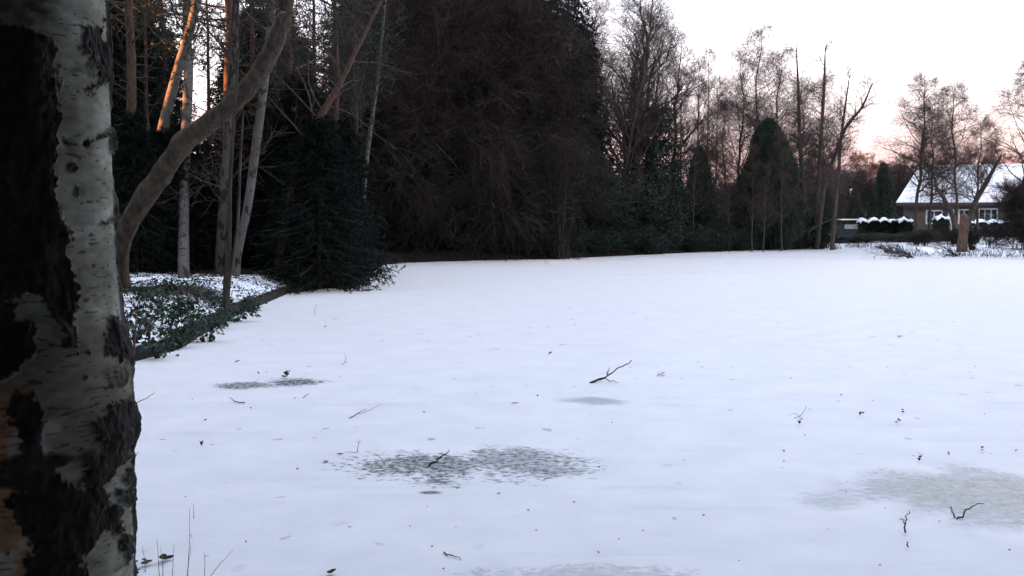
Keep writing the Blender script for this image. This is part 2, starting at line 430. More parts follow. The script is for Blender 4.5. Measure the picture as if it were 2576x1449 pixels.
def conifer(name, cat, H=12, W=2.6, r0=.16, dens=1.0, mf=None, droop=.35, base=.03, card=.17, wd=.03, shape=.85, whorl=.30, up=.0, mult=9):
    root = thing(name, None, cat); tr, cr = G(), G()
    P = axis(H, 14, (0,0), .006); P[0, 2] -= .35; R = r0 * np.linspace(1, .04, 14)
    tubes(tr, P, R, 9)
    n = int(H * (1 - base) / whorl); b = max(5, int(8 * dens)); Ps, k = [], 6
    for q in range(n):
        t = base + (1 - base) * (q + rng.random()*.8) / n
        L = W * max(1 - t, .0) ** shape * (.75 + .5 * rng.random(b)) + .18
        a = rng.random() * 7 + np.arange(b) * 2*PI/b + rng.normal(size=b) * .25
        s = np.linspace(0, 1, k)[None]
        zz = t*H + L[:, None] * (up*s + .12*s - droop * s**1.3 + .22 * droop * s**4)
        c = np.interp(t*H, P[:, 2], P[:, 0]), np.interp(t*H, P[:, 2], P[:, 1])
        Ps.append(np.stack([c[0] + np.cos(a)[:, None]*L[:, None]*s, c[1] + np.sin(a)[:, None]*L[:, None]*s, zz], -1))
    B = np.concatenate(Ps); B[:, 1:] += rng.normal(size=B[:, 1:].shape) * .03
    ln = np.linalg.norm(B[:, -1] - B[:, 0], axis=1)
    tubes(tr, B, np.linspace(1, .3, k)[None] * (.010 + .007 * ln[:, None]), 4)
    S, _ = spawn(B, np.full(B.shape[:2], .01), 9, .12, 1, lambda t, l: .32 * l * (1.15 - .7*t) + .1, .85, 3, -.25, .1, 1, .006)
    tubes(cr, S, _, 3)
    N = int(len(S) * mult * dens)
    c, d = pt_on(S, N); cards(cr, c, d + rng.normal(size=d.shape) * .5 + [0, 0, -.15], card, wd, .1)
    c, d = pt_on(B, N // 4, .2); cards(cr, c, d + rng.normal(size=d.shape) * .6, card, wd, .1)
    tr.obj('trunk', M_BARK, root); cr.obj('crown', mf or M_SPRUCE, root)
    return root

def pine(name, cat, H=17, r0=.17, first=.35, lean=(0, 0), dens=1.0, mt=None):
    """tall bare-stemmed pine: dead twigs below, ragged needle clumps above"""
    root = thing(name, None, cat); tr, cr = G(), G()
    P = axis(H, 16, lean, .012)[None]; P[0, 0, 2] -= .35; R = (r0 * np.linspace(1, .12, 16))[None]
    tubes(tr, P, R, 10)
    D, Dr = spawn(P, R, 26, .10, .5, lambda t, l: .5 + 1.3 * t + 0*l, 1.35, 5, -.1, .12, .16, .010)
    tubes(tr, D, Dr, 4)
    D2, Dr2 = spawn(D, Dr, 6, .25, 1, lambda t, l: l * .35 + .1, .8, 4, -.1, .15, .7, .007)
    tubes(cr, D2, Dr2, 3)
    B, Br = spawn(P, R, int(34*dens), first, .99, lambda t, l: l * (.16 * (1-t)**.6 + .04), 1.2, 6, .2, .12, .28, .016)
    tubes(tr, B, Br, 5)
    S, Sr = spawn(B, Br, 7, .25, 1, lambda t, l: l * .36 + .15, .8, 4, .15, .15, .6, .01)
    tubes(cr, S, Sr, 3)
    S2, Sr2 = spawn(S, Sr, 3, .3, 1, lambda t, l: l * .5 + .08, .7, 3, .1, .15, .7, .008)
    tubes(cr, S2, Sr2, 3)
    n = int(len(S2) * 11 * dens); c, d = pt_on(S2, n, .35, 1.0)
    cards(cr, c, d + rng.normal(size=d.shape) * .9 + [0, 0, .25], .15, .018)
    tr.obj('trunk', mt or M_PINE, root); cr.obj('crown', M_PINEN, root)
    return root

def twiggy(name, cat, H=12, W=6, stems=3, limbs=26, droop=-.55, mb=None, l2=12, l3=9, l4=3, r0=.13, rmin=.009, side=None):
    """wide deciduous tree whose fine hanging twigs reach the ground"""
    root = thing(name, None, cat); tr, cr = G(), G()
    PP = []
    for s in range(stems):
        a = rng.random() * 6.28
        P = axis(H * (.8 + .2*rng.random()), 12, (math.cos(a)*.13, math.sin(a)*.13), .03); P[:, :2] += rng.normal(size=2)*.3; P[0, 2] -= .4; PP.append(P)
    P = np.stack(PP); R = np.broadcast_to(r0 * np.linspace(1, .12, 12), P.shape[:2])
    tubes(tr, P, R, 8)
    P1, R1 = spawn(P, R, limbs, .06, .98, lambda t, l: W * (.75 + .25*np.sin(t*PI)) * (1.05 - .45*t), 1.15, 8, droop*.6, .12, .5, .02, side)
    tubes(tr, P1, R1, 5)
    P2, R2 = spawn(P1, R1, l2, .12, 1, lambda t, l: l * .36, .75, 6, droop, .13, .55, rmin*1.3)
    tubes(cr, P2, R2, 3)
    P3, R3 = spawn(P2, R2, l3, .15, 1, lambda t, l: l * .45 + .15, .65, 4, droop, .16, .65, rmin)
    tubes(cr, P3, R3, 3)
    if l4:
        P4, R4 = spawn(P3, R3, l4, .2, 1, lambda t, l: l * .55 + .1, .6, 3, droop, .18, .8, rmin*.8)
        tubes(cr, P4, R4, 3)
    tr.obj('trunk', M_BARK, root); cr.obj('crown', mb or M_BROWN, root)
    return root

def shrub(name, cat, H=3.5, W=2.2, n=9000, mf=None, card=.14, wd=.032, upr=.3, stems=22, dome=.6, twig=True):
    """evergreen shrub: stems > leafy shell with an uneven outline"""
    root = thing(name, None, cat); tr, cr = G(), G()
    a = rng.random(stems) * 6.28; q = rng.random(stems) ** .6
    top = np.stack([np.cos(a)*q*W*.8, np.sin(a)*q*W*.8, H * (1 - dome*.5*q**2) * (.7 + .3*rng.random(stems))], 1)
    s = np.linspace(0, 1, 6)[None, :, None]
    P = np.concatenate([top[:, None, :2] * s ** 1.4, top[:, None, 2:] * s ** .85], -1); P[:, 0, 2] = -.3
    P[:, 1:] += rng.normal(size=P[:, 1:].shape) * .05 * W
    R = np.linspace(.035, .012, 6)[None] * np.ones((stems, 1)); tubes(tr, P, R, 5)
    B, Br = spawn(P, R, 12, .08, 1, lambda t, l: W * .5 + 0*t, .9, 5, .35*upr, .2, .7, .008); tubes(tr, B, Br, 3)
    S, Sr = spawn(B, Br, 5, .3, 1, lambda t, l: l * .45 + .05, .8, 3, .3*upr, .2, .8, .005); tubes(cr, S, Sr, 3)
    c, d = pt_on(S, n, .1, 1)
    cards(cr, c, d + rng.normal(size=d.shape) * .8 + [0, 0, upr], card, wd, .15)
    tr.obj('stems', M_BARK, root); cr.obj('foliage', mf or M_RHODO, root)
    return root

def thuja(name, cat, H=7, W=2.3, n=26000, mf=None, pw=2.2, card=.22, wd=.03):
    root = thing(name, None, cat); tr, cr = G(), G()
    P = axis(H*.95, 10, (0,0), .01); P[0, 2] -= .3; tubes(tr, P, .12*np.linspace(1,.1,10), 8)
    t = rng.random(n); a = rng.random(n) * 2*PI
    prof = (1 - t**pw) ** .7 * (.8 + .2*np.minimum(1, t/.12))
    lump = .62 + 1.25 * (fbm(np.cos(a)*2.2+5, np.sin(a)*2.2+5, t*H*.9, 3) - .3)
    rr = W * prof * lump * (.5 + .5 * rng.random(n) ** .35) * (1 + .12 * np.abs(rng.normal(size=n)) * (rng.random(n) < .15))
    c = np.stack([np.cos(a)*rr, np.sin(a)*rr, t*H*(.93 + .14*vnoise(np.cos(a)*rr*1.6+9, np.sin(a)*rr*1.6+9, t*0)) + .05], 1)
    d = np.stack([np.cos(a)*.5, np.sin(a)*.5, np.full(n, .9)], 1) + rng.normal(size=(n,3))*.35
    cards(cr, c, d, card, wd)
    b = rng.integers(0, n, 500); s = np.linspace(0, 1, 4)[None, :, None]
    st = np.stack([c[b,0]*0, c[b,1]*0, np.maximum(c[b,2]-.9*np.hypot(c[b,0],c[b,1]), .1)], 1)
    tubes(tr, st[:, None]*(1-s) + c[b][:, None]*s, np.full((500,4), .012), 3)
    tr.obj('trunk', M_BARK, root); cr.obj('crown', mf or M_THUJA, root)
    return root

def custom_trunk(name, cat, label, pts, radii, mt, Y=None, limbs=0, loc=None, lim_kw={}, mb=None, k=30, S=14, group=None, rough=0.0):
    """a trunk that follows its own bends; pts are world points from root to top"""
    pts = np.asarray(pts, float); root = thing(name, label, cat, pts[0], group)
    P = smooth_path(pts, k) - pts[0]; R = np.interp(np.linspace(0, 1, k), np.linspace(0, 1, len(radii)), radii)
    P[0, 2] -= .3
    tr, cr = G(), G(); tubes(tr, P, R, S)
    if rough:
        v = tr.v[-1].reshape(len(P), S, 3); c = P[:, None]; w = v + pts[0]
        tr.v[-1] = (c + (v - c) * (1 + rough * (fbm(w[..., 0]*3.2, w[..., 1]*3.2, w[..., 2]*2.2, 4) - .5))[..., None]).reshape(-1, 3)
    if limbs:
        kw = dict(t0=.45, t1=.99, L=1.6, grav=.1); kw.update(lim_kw)
        L0 = kw['L']
        B, Br = spawn(P[None], R[None], limbs, kw['t0'], kw['t1'], lambda t, l: L0*(1.2-.7*t), 1.0, 6, kw['grav'], .14, .3, .012)
        tubes(tr, B, Br, 5)
        S2, Sr2 = spawn(B, Br, 7, .2, 1, lambda t, l: l*.45+.1, .8, 4, kw['grav'], .16, .6, .008); tubes(cr, S2, Sr2, 3)
        S3, Sr3 = spawn(S2, Sr2, 5, .2, 1, lambda t, l: l*.5+.1, .8, 3, kw['grav'], .16, .6, .006); tubes(cr, S3, Sr3, 3)
        cr.obj('crown', mb or M_TWIG, root)
    tr.obj('trunk', mt, root)
    return root

def spot(u, Y, dz=0.0):
    x = at(u, 545, Y)[0]
    return np.array([x, Y, gz(x, Y) + dz])
def trunk_px(uvs, Y, Y2=None):
    """world points for a trunk seen at these pixels, standing at depth Y (its top at Y2)"""
    n = len(uvs); ys = np.linspace(Y, Y if Y2 is None else Y2, n)
    return [at(u, v, y) for (u, v), y in zip(uvs, ys)]

# ================================================================== foreground birch
def in_poly(u, v, poly):
    poly = np.array(poly, float); c = np.zeros(u.shape, bool)
    for (x1, y1), (x2, y2) in zip(poly, np.roll(poly, -1, 0)):
        c ^= ((y1 > v) != (y2 > v)) & (u < (x2-x1)*(v-y1)/((y2-y1) or 1e-9) + x1)
    return c
def build_birch():
    ax = np.array([(70-1288)/F_PX*2.3, 2.3]); Lh = np.hypot(*ax)
    cdir = -ax / Lh; rdir = np.array([-cdir[1], cdir[0]])
    if rdir[0] < 0: rdir = -rdir
    ev = [-400, 0, 300, 450, 600, 700, 800, 860, 920, 980, 1020, 1060, 1100, 1150, 1200, 1240, 1300, 1400, 1449, 1800]
    eu = [280, 288, 292, 290, 290, 295, 300, 310, 322, 323, 326, 332, 329, 319, 315, 319, 317, 320, 316, 330]
    zc = np.array([at(70, v, 2.3)[2] for v in ev])[::-1]; rad = (np.array(eu)[::-1] - 70) / F_PX * 2.3 - .0175
    z = np.concatenate([np.linspace(-.1, 1.02, 40, endpoint=False), np.linspace(1.02, 2.62, 560, endpoint=False), np.linspace(2.62, 11, 110)])
    R = np.interp(z, zc, rad); R = np.where(z > zc[-1], np.interp(z, [zc[-1], 11], [rad[-1], .06]), R)
    R = R + .10 * sstep(.8, .1, z) ** 2
    th = np.concatenate([np.linspace(-PI, -1.75, 90, endpoint=False), np.linspace(-1.75, 1.75, 430, endpoint=False), np.linspace(1.75, PI, 90, endpoint=False)])
    TH, Z = np.meshgrid(th, z); RR = np.broadcast_to(R[:, None], Z.shape)
    def pos(r): 
        h = np.cos(TH)[..., None]*cdir + np.sin(TH)[..., None]*rdir
        return np.concatenate([ax + h*r[..., None], Z[..., None]], -1)
    P = pos(RR)
    rel = P - [0, 0, CAM_Z]; fw = rel[..., 1]*CP - rel[..., 2]*SP; up = rel[..., 1]*SP + rel[..., 2]*CP
    U, V = 1288 + F_PX*rel[..., 0]/fw, 724.5 - F_PX*up/fw
    back = np.abs(TH) > 1.45
    px, py = TH*R.mean(), Z
    jx = (fbm(px*22, py*22, px*0, 4)-.5)*52 + (fbm(px*120, py*120, px*0+4, 3)-.5)*40; jy = (fbm(px*22, py*22, px*0+8, 4)-.5)*46 + (fbm(px*120, py*120, px*0+6, 3)-.5)*36
    u, v = U + jx, V + jy
    D = [[(-400,50),(40,58),(75,65),(115,95),(165,130),(150,150),(150,215),(142,240),(150,300),(140,360),(135,400),(142,450),(140,500),(150,555),(165,575),(172,625),(182,655),(180,700),(196,730),(197,755),(195,790),(185,825),(187,870),(150,870),(160,835),(150,800),(125,780),(100,750),(75,740),(35,760),(0,770),(-400,770)],
         [(-400,770),(30,770),(40,800),(80,805),(88,820),(80,870),(75,900),(40,920),(0,965),(-400,985)],
         [(40,990),(80,985),(105,1040),(110,1110),(110,1140),(130,1165),(145,1200),(165,1222),(210,1225),(215,1200),(230,1215),(265,1245),(262,1320),(245,1360),(215,1400),(220,1449),(230,1800),(60,1800),(62,1400),(80,1390),(60,1330),(40,1320),(15,1280),(50,1230),(55,1200),(70,1150),(50,1110),(30,1060)],
         [(265,800),(290,792),(308,825),(330,890),(330,915),(270,890),(262,850)],
         [(288,1010),(340,985),(350,1060),(340,1095),(310,1135),(270,1130),(240,1110),(240,1060),(280,1055)],
         [(215,70),(245,60),(265,120),(258,150),(255,205),(235,240),(238,190),(225,160),(205,140)],
         [(275,30),(300,30),(300,85),(282,82)], [(276,310),(300,300),(302,420),(284,400)],
         [(305,1230),(340,1230),(340,1260),(308,1262)], [(300,1345),(340,1340),(340,1400),(305,1405)], [(265,1270),(300,1265),(298,1345),(262,1330)]]
    dark = np.zeros(u.shape)
    for p in D: dark = np.maximum(dark, in_poly(u, v, p))
    su, sv = U + jx*.25, V + jy*.25
    for cu, cv, a, b in [(185,425,15,14),(198,480,9,10),(168,357,8,7),(220,362,9,10),(222,884,6,6),(215,950,8,8),(262,562,9,5),(285,552,12,8),(160,868,10,7),(250,1190,40,6)]:
        dark = np.maximum(dark, (((su-cu)/a)**2 + ((sv-cv)/b)**2 < 1))
    scar = np.abs((sv-355) + (su-235)*.74) < 4; dark = np.maximum(dark, scar & (su > 232) & (su < 288))
    # mottled weathered band and lenticels
    nm = fbm(px*16, py*34, px*0+2, 5)
    band = sstep(1110, 1150, V)*sstep(1250, 1215, V) + .7*sstep(880,960,V)*sstep(230,300,U)*sstep(1020,980,V) + .55*sstep(160,180,V)*sstep(230,205,V)*sstep(170,190,U)*sstep(250,235,U)
    dark = np.maximum(dark, sstep(.50, .58, nm + .12*(band-.5)) * np.clip(band, 0, 1))
    ln = vnoise(px*34, py*230, px*0+3)*.62 + .38*vnoise(px*75+9, py*300, px*0)
    lent = sstep(.75, .80, ln + .05*sstep(520,600,V)*sstep(820,740,V) + .05*sstep(850,900,V))
    bk = fbm(px*5, py*2.5, px*0+20, 4)
    dark = np.where(back, np.maximum(dark*0, sstep(.5, .56, bk)), dark)
    dark = np.clip(dark, 0, 1).astype(float)
    for _ in range(1):
        dark[1:-1] = (dark[1:-1]*2 + dark[:-2] + dark[2:])/4; dark[:, 1:-1] = (dark[:, 1:-1]*2 + dark[:, :-2] + dark[:, 2:])/4
    rug = fbm(px*30, py*12, px*0+30, 5); rug2 = fbm(px*85, py*60, px*0+33, 3)
    dr = dark*(.004 + .024*(rug-.30) + .010*(rug2-.5)) + .010*(fbm(px*4, py*3, px*0+40, 3)-.5) + (1-dark)*.0025*(nm-.5) - lent*.0010*(1-dark)
    for cu, cv in [(185,425),(198,480),(168,357),(220,362)]:
        dr -= .012*np.exp(-(((U-cu)/12)**2 + ((V-cv)/11)**2))
    P = pos(RR + dr)
    # bark colours: grey-green, brownish, orange-tan and chalk-white zones
    def col(c): return np.array(c)
    mott = fbm(px*9, py*14, px*0+50, 5)[..., None]; fine = fbm(px*40, py*80, px*0+60, 4)[..., None]; vs = fbm(px*26, py*5, px*0+70, 4)[..., None]
    c = col((.20,.20,.155))*(.35 + 1.25*mott)
    g_ = sstep(.48, .62, fbm(px*5, py*3, px*0+80, 4))[..., None]; c = c*(1-.5*g_) + col((.14,.145,.10))*g_*.5
    c = c * (.72 + .56*vs)
    w_mid = (sstep(790, 880, V + jy) * sstep(1230, 1150, V))[..., None] * np.clip(1 - .35*sstep(260, 300, U)[..., None], 0, 1)
    c = c*(1-w_mid) + col((.15,.128,.098))*(.55+.9*mott)*w_mid
    w_up = (sstep(70, 20, V + jy) * sstep(150, 110, U))[..., None]; c = c*(1-w_up) + col((.085,.062,.046))*(.4+1.2*fine)*w_up
    w_tan = (sstep(950, 1000, V + jy*.5) * sstep(105, 60, U + jx))[..., None]; c = c*(1-w_tan) + col((.24,.135,.075))*(.45+1.1*mott)*w_tan
    ww = sstep(.60, .68, mott[..., 0] + .10*(fine[..., 0]-.5))[..., None]*.55; c = c*(1-ww) + col((.30,.31,.295))*ww
    c = c*(.5+1.0*fine)
    c = c*(1-lent[..., None]*.85) + col((.03,.025,.022))*lent[..., None]*.85
    dk = col((.010,.008,.007))*(.45+1.3*rug2[..., None]) + col((.012,.009,.007))*sstep(.55,.7,rug)[..., None]
    d_ = dark[..., None]; c = c*(1-d_) + dk*d_
    ny, nx = TH.shape; i = np.arange(ny-1)[:, None]*nx; j = np.arange(nx)[None]; j2 = (j+1) % nx
    F = np.stack([i+j, i+j2, i+nx+j2, i+nx+j], -1)
    m, nt, b = mat('birch_trunk_bark', .85)
    a = nd(nt, 'ShaderNodeAttribute', attribute_name='bark'); nt.links.new(a.outputs['Color'], b.inputs['Base Color'])
    root = thing('birch_tree', 'large foreground birch trunk with black furrowed patches over pale peeling bark', 'birch tree', (ax[0], ax[1], gz(*ax)))
    base = np.array([ax[0], ax[1], gz(*ax)])
    g = G(); g.add(P - base, F); o = g.obj('trunk', m, root)
    ca = o.data.attributes.new('bark', 'FLOAT_COLOR', 'POINT')
    ca.data.foreach_set('color', np.concatenate([np.clip(c, 0, 1), np.ones(c.shape[:2]+(1,))], -1).astype(np.float32).ravel())
    # crown above the frame
    P1, R1 = spawn(np.array([[[ax[0], ax[1], q] for q in np.linspace(5.2, 11, 12)]]) - base, np.linspace(.16, .05, 12)[None], 24, .05, .98, lambda t, l: 2.2*(1.1-.7*t), .75, 7, .35, .12, .4, .012)
    P2, R2 = spawn(P1, R1, 9, .2, 1, lambda t, l: l*.4, .7, 5, -.2, .15, .6, .006); P3, R3 = spawn(P2, R2, 6, .2, 1, lambda t, l: l*.5, .6, 4, -.3, .15, .7, .004)
    cg = G(); tubes(cg, P1, R1, 5); tubes(cg, P2, R2, 3); tubes(cg, P3, R3, 3); cg.obj('crown', M_BROWN, root)
build_birch()

# ================================================================== woodland on the far side of the bank
def R_(px, Y): return px * .5 * px_m(Y)
custom_trunk('leaning_tree', 'leaning tree', 'thick smooth-barked tree leaning far over towards the pond beside the birch',
    trunk_px([(306,745),(300,670),(312,592),(352,518),(395,450),(432,398),(468,354),(536,302),(612,234),(669,156),(705,70),(720,0),(745,-140),(790,-320)], 21.5, 19.5),
    [R_(w, 21.5) for w in (54, 45, 46, 48, 50, 50, 49, 46, 43, 41, 37, 35, 29, 19)], M_SMOOTH, limbs=16, k=90, S=26, rough=.55, lim_kw=dict(t0=.80, L=2.4))
custom_trunk('sunlit_birch', 'birch tree', 'slanting birch whose trunk catches a strip of orange sunlight',
    trunk_px([(335,640),(360,520),(392,395),(418,290),(445,185),(475,85),(497,0),(540,-170)], 30),
    [R_(w, 30) for w in (30,28,27,26,24,23,21,13)], M_BIRCH, limbs=12, lim_kw=dict(t0=.8, L=2))
custom_trunk('birch_tree', 'birch tree', 'grey birch half hidden by undergrowth, its pale foot showing above the snow',
    trunk_px([(462,705),(462,600),(463,480),(468,330),(474,180),(470,60),(472,-200)], 24.5, 35), [R_(w, y) for w, y in zip((29,27,25,24,23,21,12), (24.5,26,28,30,31.5,33,35))], M_BIRCH, limbs=12, lim_kw=dict(t0=.75, L=2))
custom_trunk('birch_tree', 'birch tree', 'dull grey upright birch standing just behind the slender dark sapling',
    trunk_px([(553,670),(557,600),(563,500),(572,380),(580,250),(590,100),(600,-200)], 27), [R_(w, 27) for w in (27,25,25,24,22,20,12)], M_BIRCHD, limbs=12, lim_kw=dict(t0=.75, L=2))
custom_trunk('birch_tree', 'birch tree', 'white-flecked birch leaning away from the slender dark sapling',
    trunk_px([(594,665),(606,600),(623,520),(637,420),(650,320),(662,230),(675,120),(690,-20),(720,-240)], 25.5), [R_(w, 25.5) for w in (19,20,21,22,22,21,19,17,10)], M_BIRCH, limbs=12, lim_kw=dict(t0=.75, L=2))
sap = custom_trunk('sapling', 'sapling', 'slender dark forked sapling rooted at the edge of the bank',
    trunk_px([(569,782),(570,720),(574,650),(577,580),(578,480),(583,380),(592,250),(600,120)], 19), [R_(w, 19) for w in (21,18,14,11,10,9,8,5)], M_BARK, limbs=9, lim_kw=dict(t0=.5, L=1.2))
def add_stem(root, pts, radii, mt, name='side_stem'):
    P = smooth_path(pts, 20) - np.array(root.location); g = G(); tubes(g, P, np.interp(np.linspace(0,1,20), np.linspace(0,1,len(radii)), radii), 9); return g.obj(name, mt, root)
add_stem(sap, trunk_px([(572,735),(578,690),(588,640),(598,560),(602,470),(606,380),(612,280)], 19), [R_(w,19) for w in (14,11,9,8,7,6,4)], M_BARK)
custom_trunk('brown_leaning_tree', 'leaning tree', 'brown trunk curving up out of the dark spruces towards the pond',
    trunk_px([(697,700),(706,640),(722,550),(745,450),(772,360),(810,285),(850,220),(900,120),(960,0)], 27.5), [R_(w, 27.5) for w in (24,23,24,24,22,17,13,10,6)], M_PINE, limbs=18, lim_kw=dict(t0=.5, L=2.6), mb=M_BROWN)
custom_trunk('slim_birch', 'birch tree', 'very slim white birch standing alone against the dark brown trees',
    trunk_px([(906,640),(911,560),(916,480),(925,380),(937,290),(950,200),(962,80),(975,-60)], 40), [R_(w, 40) for w in (12,12,11,11,10,9,7,5)], M_BIRCH, limbs=14, lim_kw=dict(t0=.6, L=1.5), mb=M_BROWN)

# protos
P_PINE = [pine('pine_tree', 'pine tree', 18, .19), pine('pine_tree', 'pine tree', 16, .15, .3, (.03, 0))]
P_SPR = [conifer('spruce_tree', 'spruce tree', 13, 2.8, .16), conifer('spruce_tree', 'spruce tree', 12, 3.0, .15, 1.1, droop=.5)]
P_YSPR = [conifer('young_spruce', 'spruce tree', 4.6, 2.3, .08, 1.25, card=.12, wd=.012, whorl=.2, droop=.3, shape=.75, mult=17),
          conifer('young_spruce', 'spruce tree', 4.4, 2.0, .07, 1.2, card=.12, wd=.012, whorl=.2, droop=.42, shape=.7, mult=17)]
P_COL = [conifer('dark_conifer', 'conifer', 17, 2.5, .2, 1.0, shape=.42, droop=.3, mult=11, card=.2, wd=.028)]
P_TWIG = [twiggy('twiggy_tree', 'bare tree', 12.5, 5.2, 3, 30, -.28), twiggy('twiggy_tree', 'bare tree', 11.5, 4.6, 4, 24, -.5)]
P_ALD = [bare_tree('alder_tree', 'alder tree', 13, .15, limbs=46, spread=.34, first=.3, l2=9, l3=6, l4=3, grav=-.02, ang=1.12, rmin=.0065, shape=.6), bare_tree('alder_tree', 'alder tree', 12, .13, limbs=42, spread=.31, first=.3, l2=9, l3=6, l4=3, ang=1.08, grav=.03, rmin=.0065, shape=.6)]
P_POLE = [bare_tree('pole_tree', 'bare tree', 12, .09, limbs=36, spread=.19, first=.3, l2=7, l3=5, l4=2, ang=.85, wob=.012, rmin=.006)]
P_TALL = [bare_tree('tall_bare_tree', 'bare tree', 15, .24, limbs=29, spread=.30, first=.26, l2=9, l3=6, l4=3, ang=.75, grav=.45, stems=2, wob=.03, shape=.5, rmin=.0055)]
P_PINK = [bare_tree('birch_crowned_tree', 'bare tree', 14, .13, limbs=42, spread=.31, first=.25, l2=9, l3=7, l4=3, ang=1.0, grav=.0, shape=.6, mb=M_PINKTW, rmin=.0055)]
P_FAR = [bare_tree('distant_tree', 'bare tree', 14, .14, limbs=40, spread=.3, first=.12, l2=9, l3=6, l4=2, ang=.85, grav=.2, mb=M_PINKTW, rmin=.012)]
P_RHO = [shrub('evergreen_shrub', 'shrub', 4.6, 2.6, 15000), shrub('evergreen_shrub', 'shrub', 3.6, 2.6, 13000)]
P_BUSH = [twiggy('bare_bush', 'bush', 3.2, 1.8, 7, 12, -.1, l2=10, l3=7, l4=0, r0=.04, rmin=.007)]

deep = dict(group='spruces deep in the wood', label='dark spruce deep in the wood, merging into the gloom behind the trunks')
def P(proto, u, Y, sc=1, label=None, group=None, rz=None, dz=0, name=None):
    return put(proto, spot(u, Y, dz), rng.random()*6.28 if rz is None else rz, sc, label, group, name)

# tall pines behind the birches
for q, (u, Y, sc, k, lab) in enumerate([
    (575, 31, (1.0,1.0,1.0), 0, 'straight dark pine trunk rising behind the thick leaning tree'),
    (705, 36, (.75,.75,1.0), 1, 'reddish pine trunk directly behind the white-flecked leaning birch'),
    (742, 34, (.9,.9,1.0), 0, 'dark pine standing close behind the brown curving trunk'),
    (795, 39, (.8,.8,1.0), 1, 'slim pine between the brown curving trunk and the sky gap'),
    (846, 38, (.75,.75,.95), 0, 'pine trunk forming one edge of the pale sky gap above the young spruces'),
    (889, 41, (.75,.75,1.0), 1, 'pinkish pine trunk standing in the pale sky gap beside the slim white birch'),
    (325, 27, (.9,.9,.95), 0, 'dark pine close beside the edge of the foreground birch'),
    (378, 33, (.5,.5,.95), 1, 'thin orange-tinged pine stem beside the sunlit slanting birch'),
    (428, 38, (.8,.8,1.0), 0, 'pine trunk showing above the sunlit slanting birch'),
    (530, 44, (.8,.8,1.0), 1, 'pine beyond the bright sky gap, its lower boughs crossing the gap'),
    (650, 40, (.8,.8,1.05), 0, 'pine with heavy boughs above the thick leaning tree'),
    (985, 50, (1,1,.95), 1, 'tall pine whose top shows above the brown twiggy trees')]):
    P(P_PINE[k], u, Y, sc, lab, 'pines in the wood')
# young spruces and undergrowth at the water
for (u, Y, sc, k, lab) in [
    (800, 27.4, (.80,.80,1.0), 0, 'broad young spruce whose low boughs brush the ice at the bend of the bank'),
    (762, 29.5, (1.1,1.1,1.28), 1, 'young spruce standing just behind the broad one at the water'),
    (668, 30.5, (.85,.85,1.2), 0, 'young spruce filling the dark between white-flecked birch and brown trunk'),
    (505, 29.5, (.85,.85,.82), 1, 'low spruce under the thick leaning tree, behind the pale birch foot'),
    (410, 28.5, (.85,.85,.85), 0, 'low spruce in the shade below the sunlit birch'),
    (340, 26.5, (.7,.7,.95), 1, 'low spruce hidden partly by the foreground birch'),
    (610, 32.0, (.7,.7,.8), 1, 'small spruce between the two pale birches'),
    (872, 33.5, (.7,.7,1.15), 1, 'young spruce at the foot of the slim white birch')]:
    P(P_YSPR[k], u, Y, sc, lab, 'young spruces in the undergrowth')
for (u, Y, s, k) in [(300,43,.9,0),(375,46,.9,1),(425,49,.8,0),(455,52,.4,0),(622,49,.95,1),(665,45,.95,0),(725,46,.9,1),(330,38,1.0,0),(245,34,.9,1),(785,53,.5,0),(560,52,.42,0),(505,55,.36,1),(912,56,1.0,0),(945,53,1.1,1),(700,55,1.05,0),(870,60,.42,1),(765,58,.9,0),(612,58,1.05,1)]:
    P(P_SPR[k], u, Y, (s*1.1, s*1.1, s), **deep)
# the big brown drooping trees along the far-left shore and conifers behind them
for (u, Y, sc, k, lab) in [
    (1015, 47.5, (1.0,1.0,1.05), 0, 'brown twiggy tree next to the slim white birch, twigs hanging to the ice'),
    (1105, 50, (1.05,1.05,1.1), 1, 'second brown twiggy tree along the shore from the slim white birch'),
    (1215, 48.5, (1.1,1.1,1.15), 0, 'massive brown drooping tree overhanging the middle of the dark shore'),
    (1292, 49.5, (.9,.9,1.1), 1, 'brown drooping tree just before the narrow upright willow at the ice'),
    (1120, 55, (1.2,1.2,1.35), 0, 'tall brown tree towering behind the shoreline twiggy trees'),
    (1275, 57, (1.0,1.0,1.35), 1, 'tall dark twiggy tree in front of the big green-black conifer')]:
    P(P_TWIG[k], u, Y, sc, lab, 'brown twiggy trees along the shore')
for (u, Y, sc, k, lab) in [
    (1403, 53, (1.0,1.0,1.05), 2, 'big green-black conifer at the edge of the open sky, taller than the frame'),
    (1462, 55.5, (.72,.72,.70), 2, 'dark conifer at the outer corner of the wood beside the tall bare trees'),
    (1300, 61, (1.3,1.3,1.4), 1, 'tall dark conifer behind the massive drooping tree'),
    (1200, 63, (1.4,1.4,1.4), 0, 'dark conifer filling the top of the wood behind the brown trees'),
    (1090, 62, (1.3,1.3,1.4), 1, 'dark conifer behind the second brown twiggy tree'),
    (1000, 60, (1.2,1.2,1.3), 0, 'dark conifer behind the slim white birch'),
    (1150, 53, (1.0,1.0,.75), 0, 'lower conifer glimpsed between the brown twiggy trees'),
    (1345, 51.5, (.85,.85,.52), 2, 'mid-height conifer with green-black boughs just behind the upright willow'),
    (1180, 51, (.8,.8,.50), 2, 'mid-height conifer wedged between the drooping brown trees'),
    (1260, 53, (1.0,1.0,.7), 1, 'low conifer with green boughs showing under the massive drooping tree')]:
    P((P_SPR + P_COL)[k], u, Y, sc, lab, 'dark conifers behind the shore')
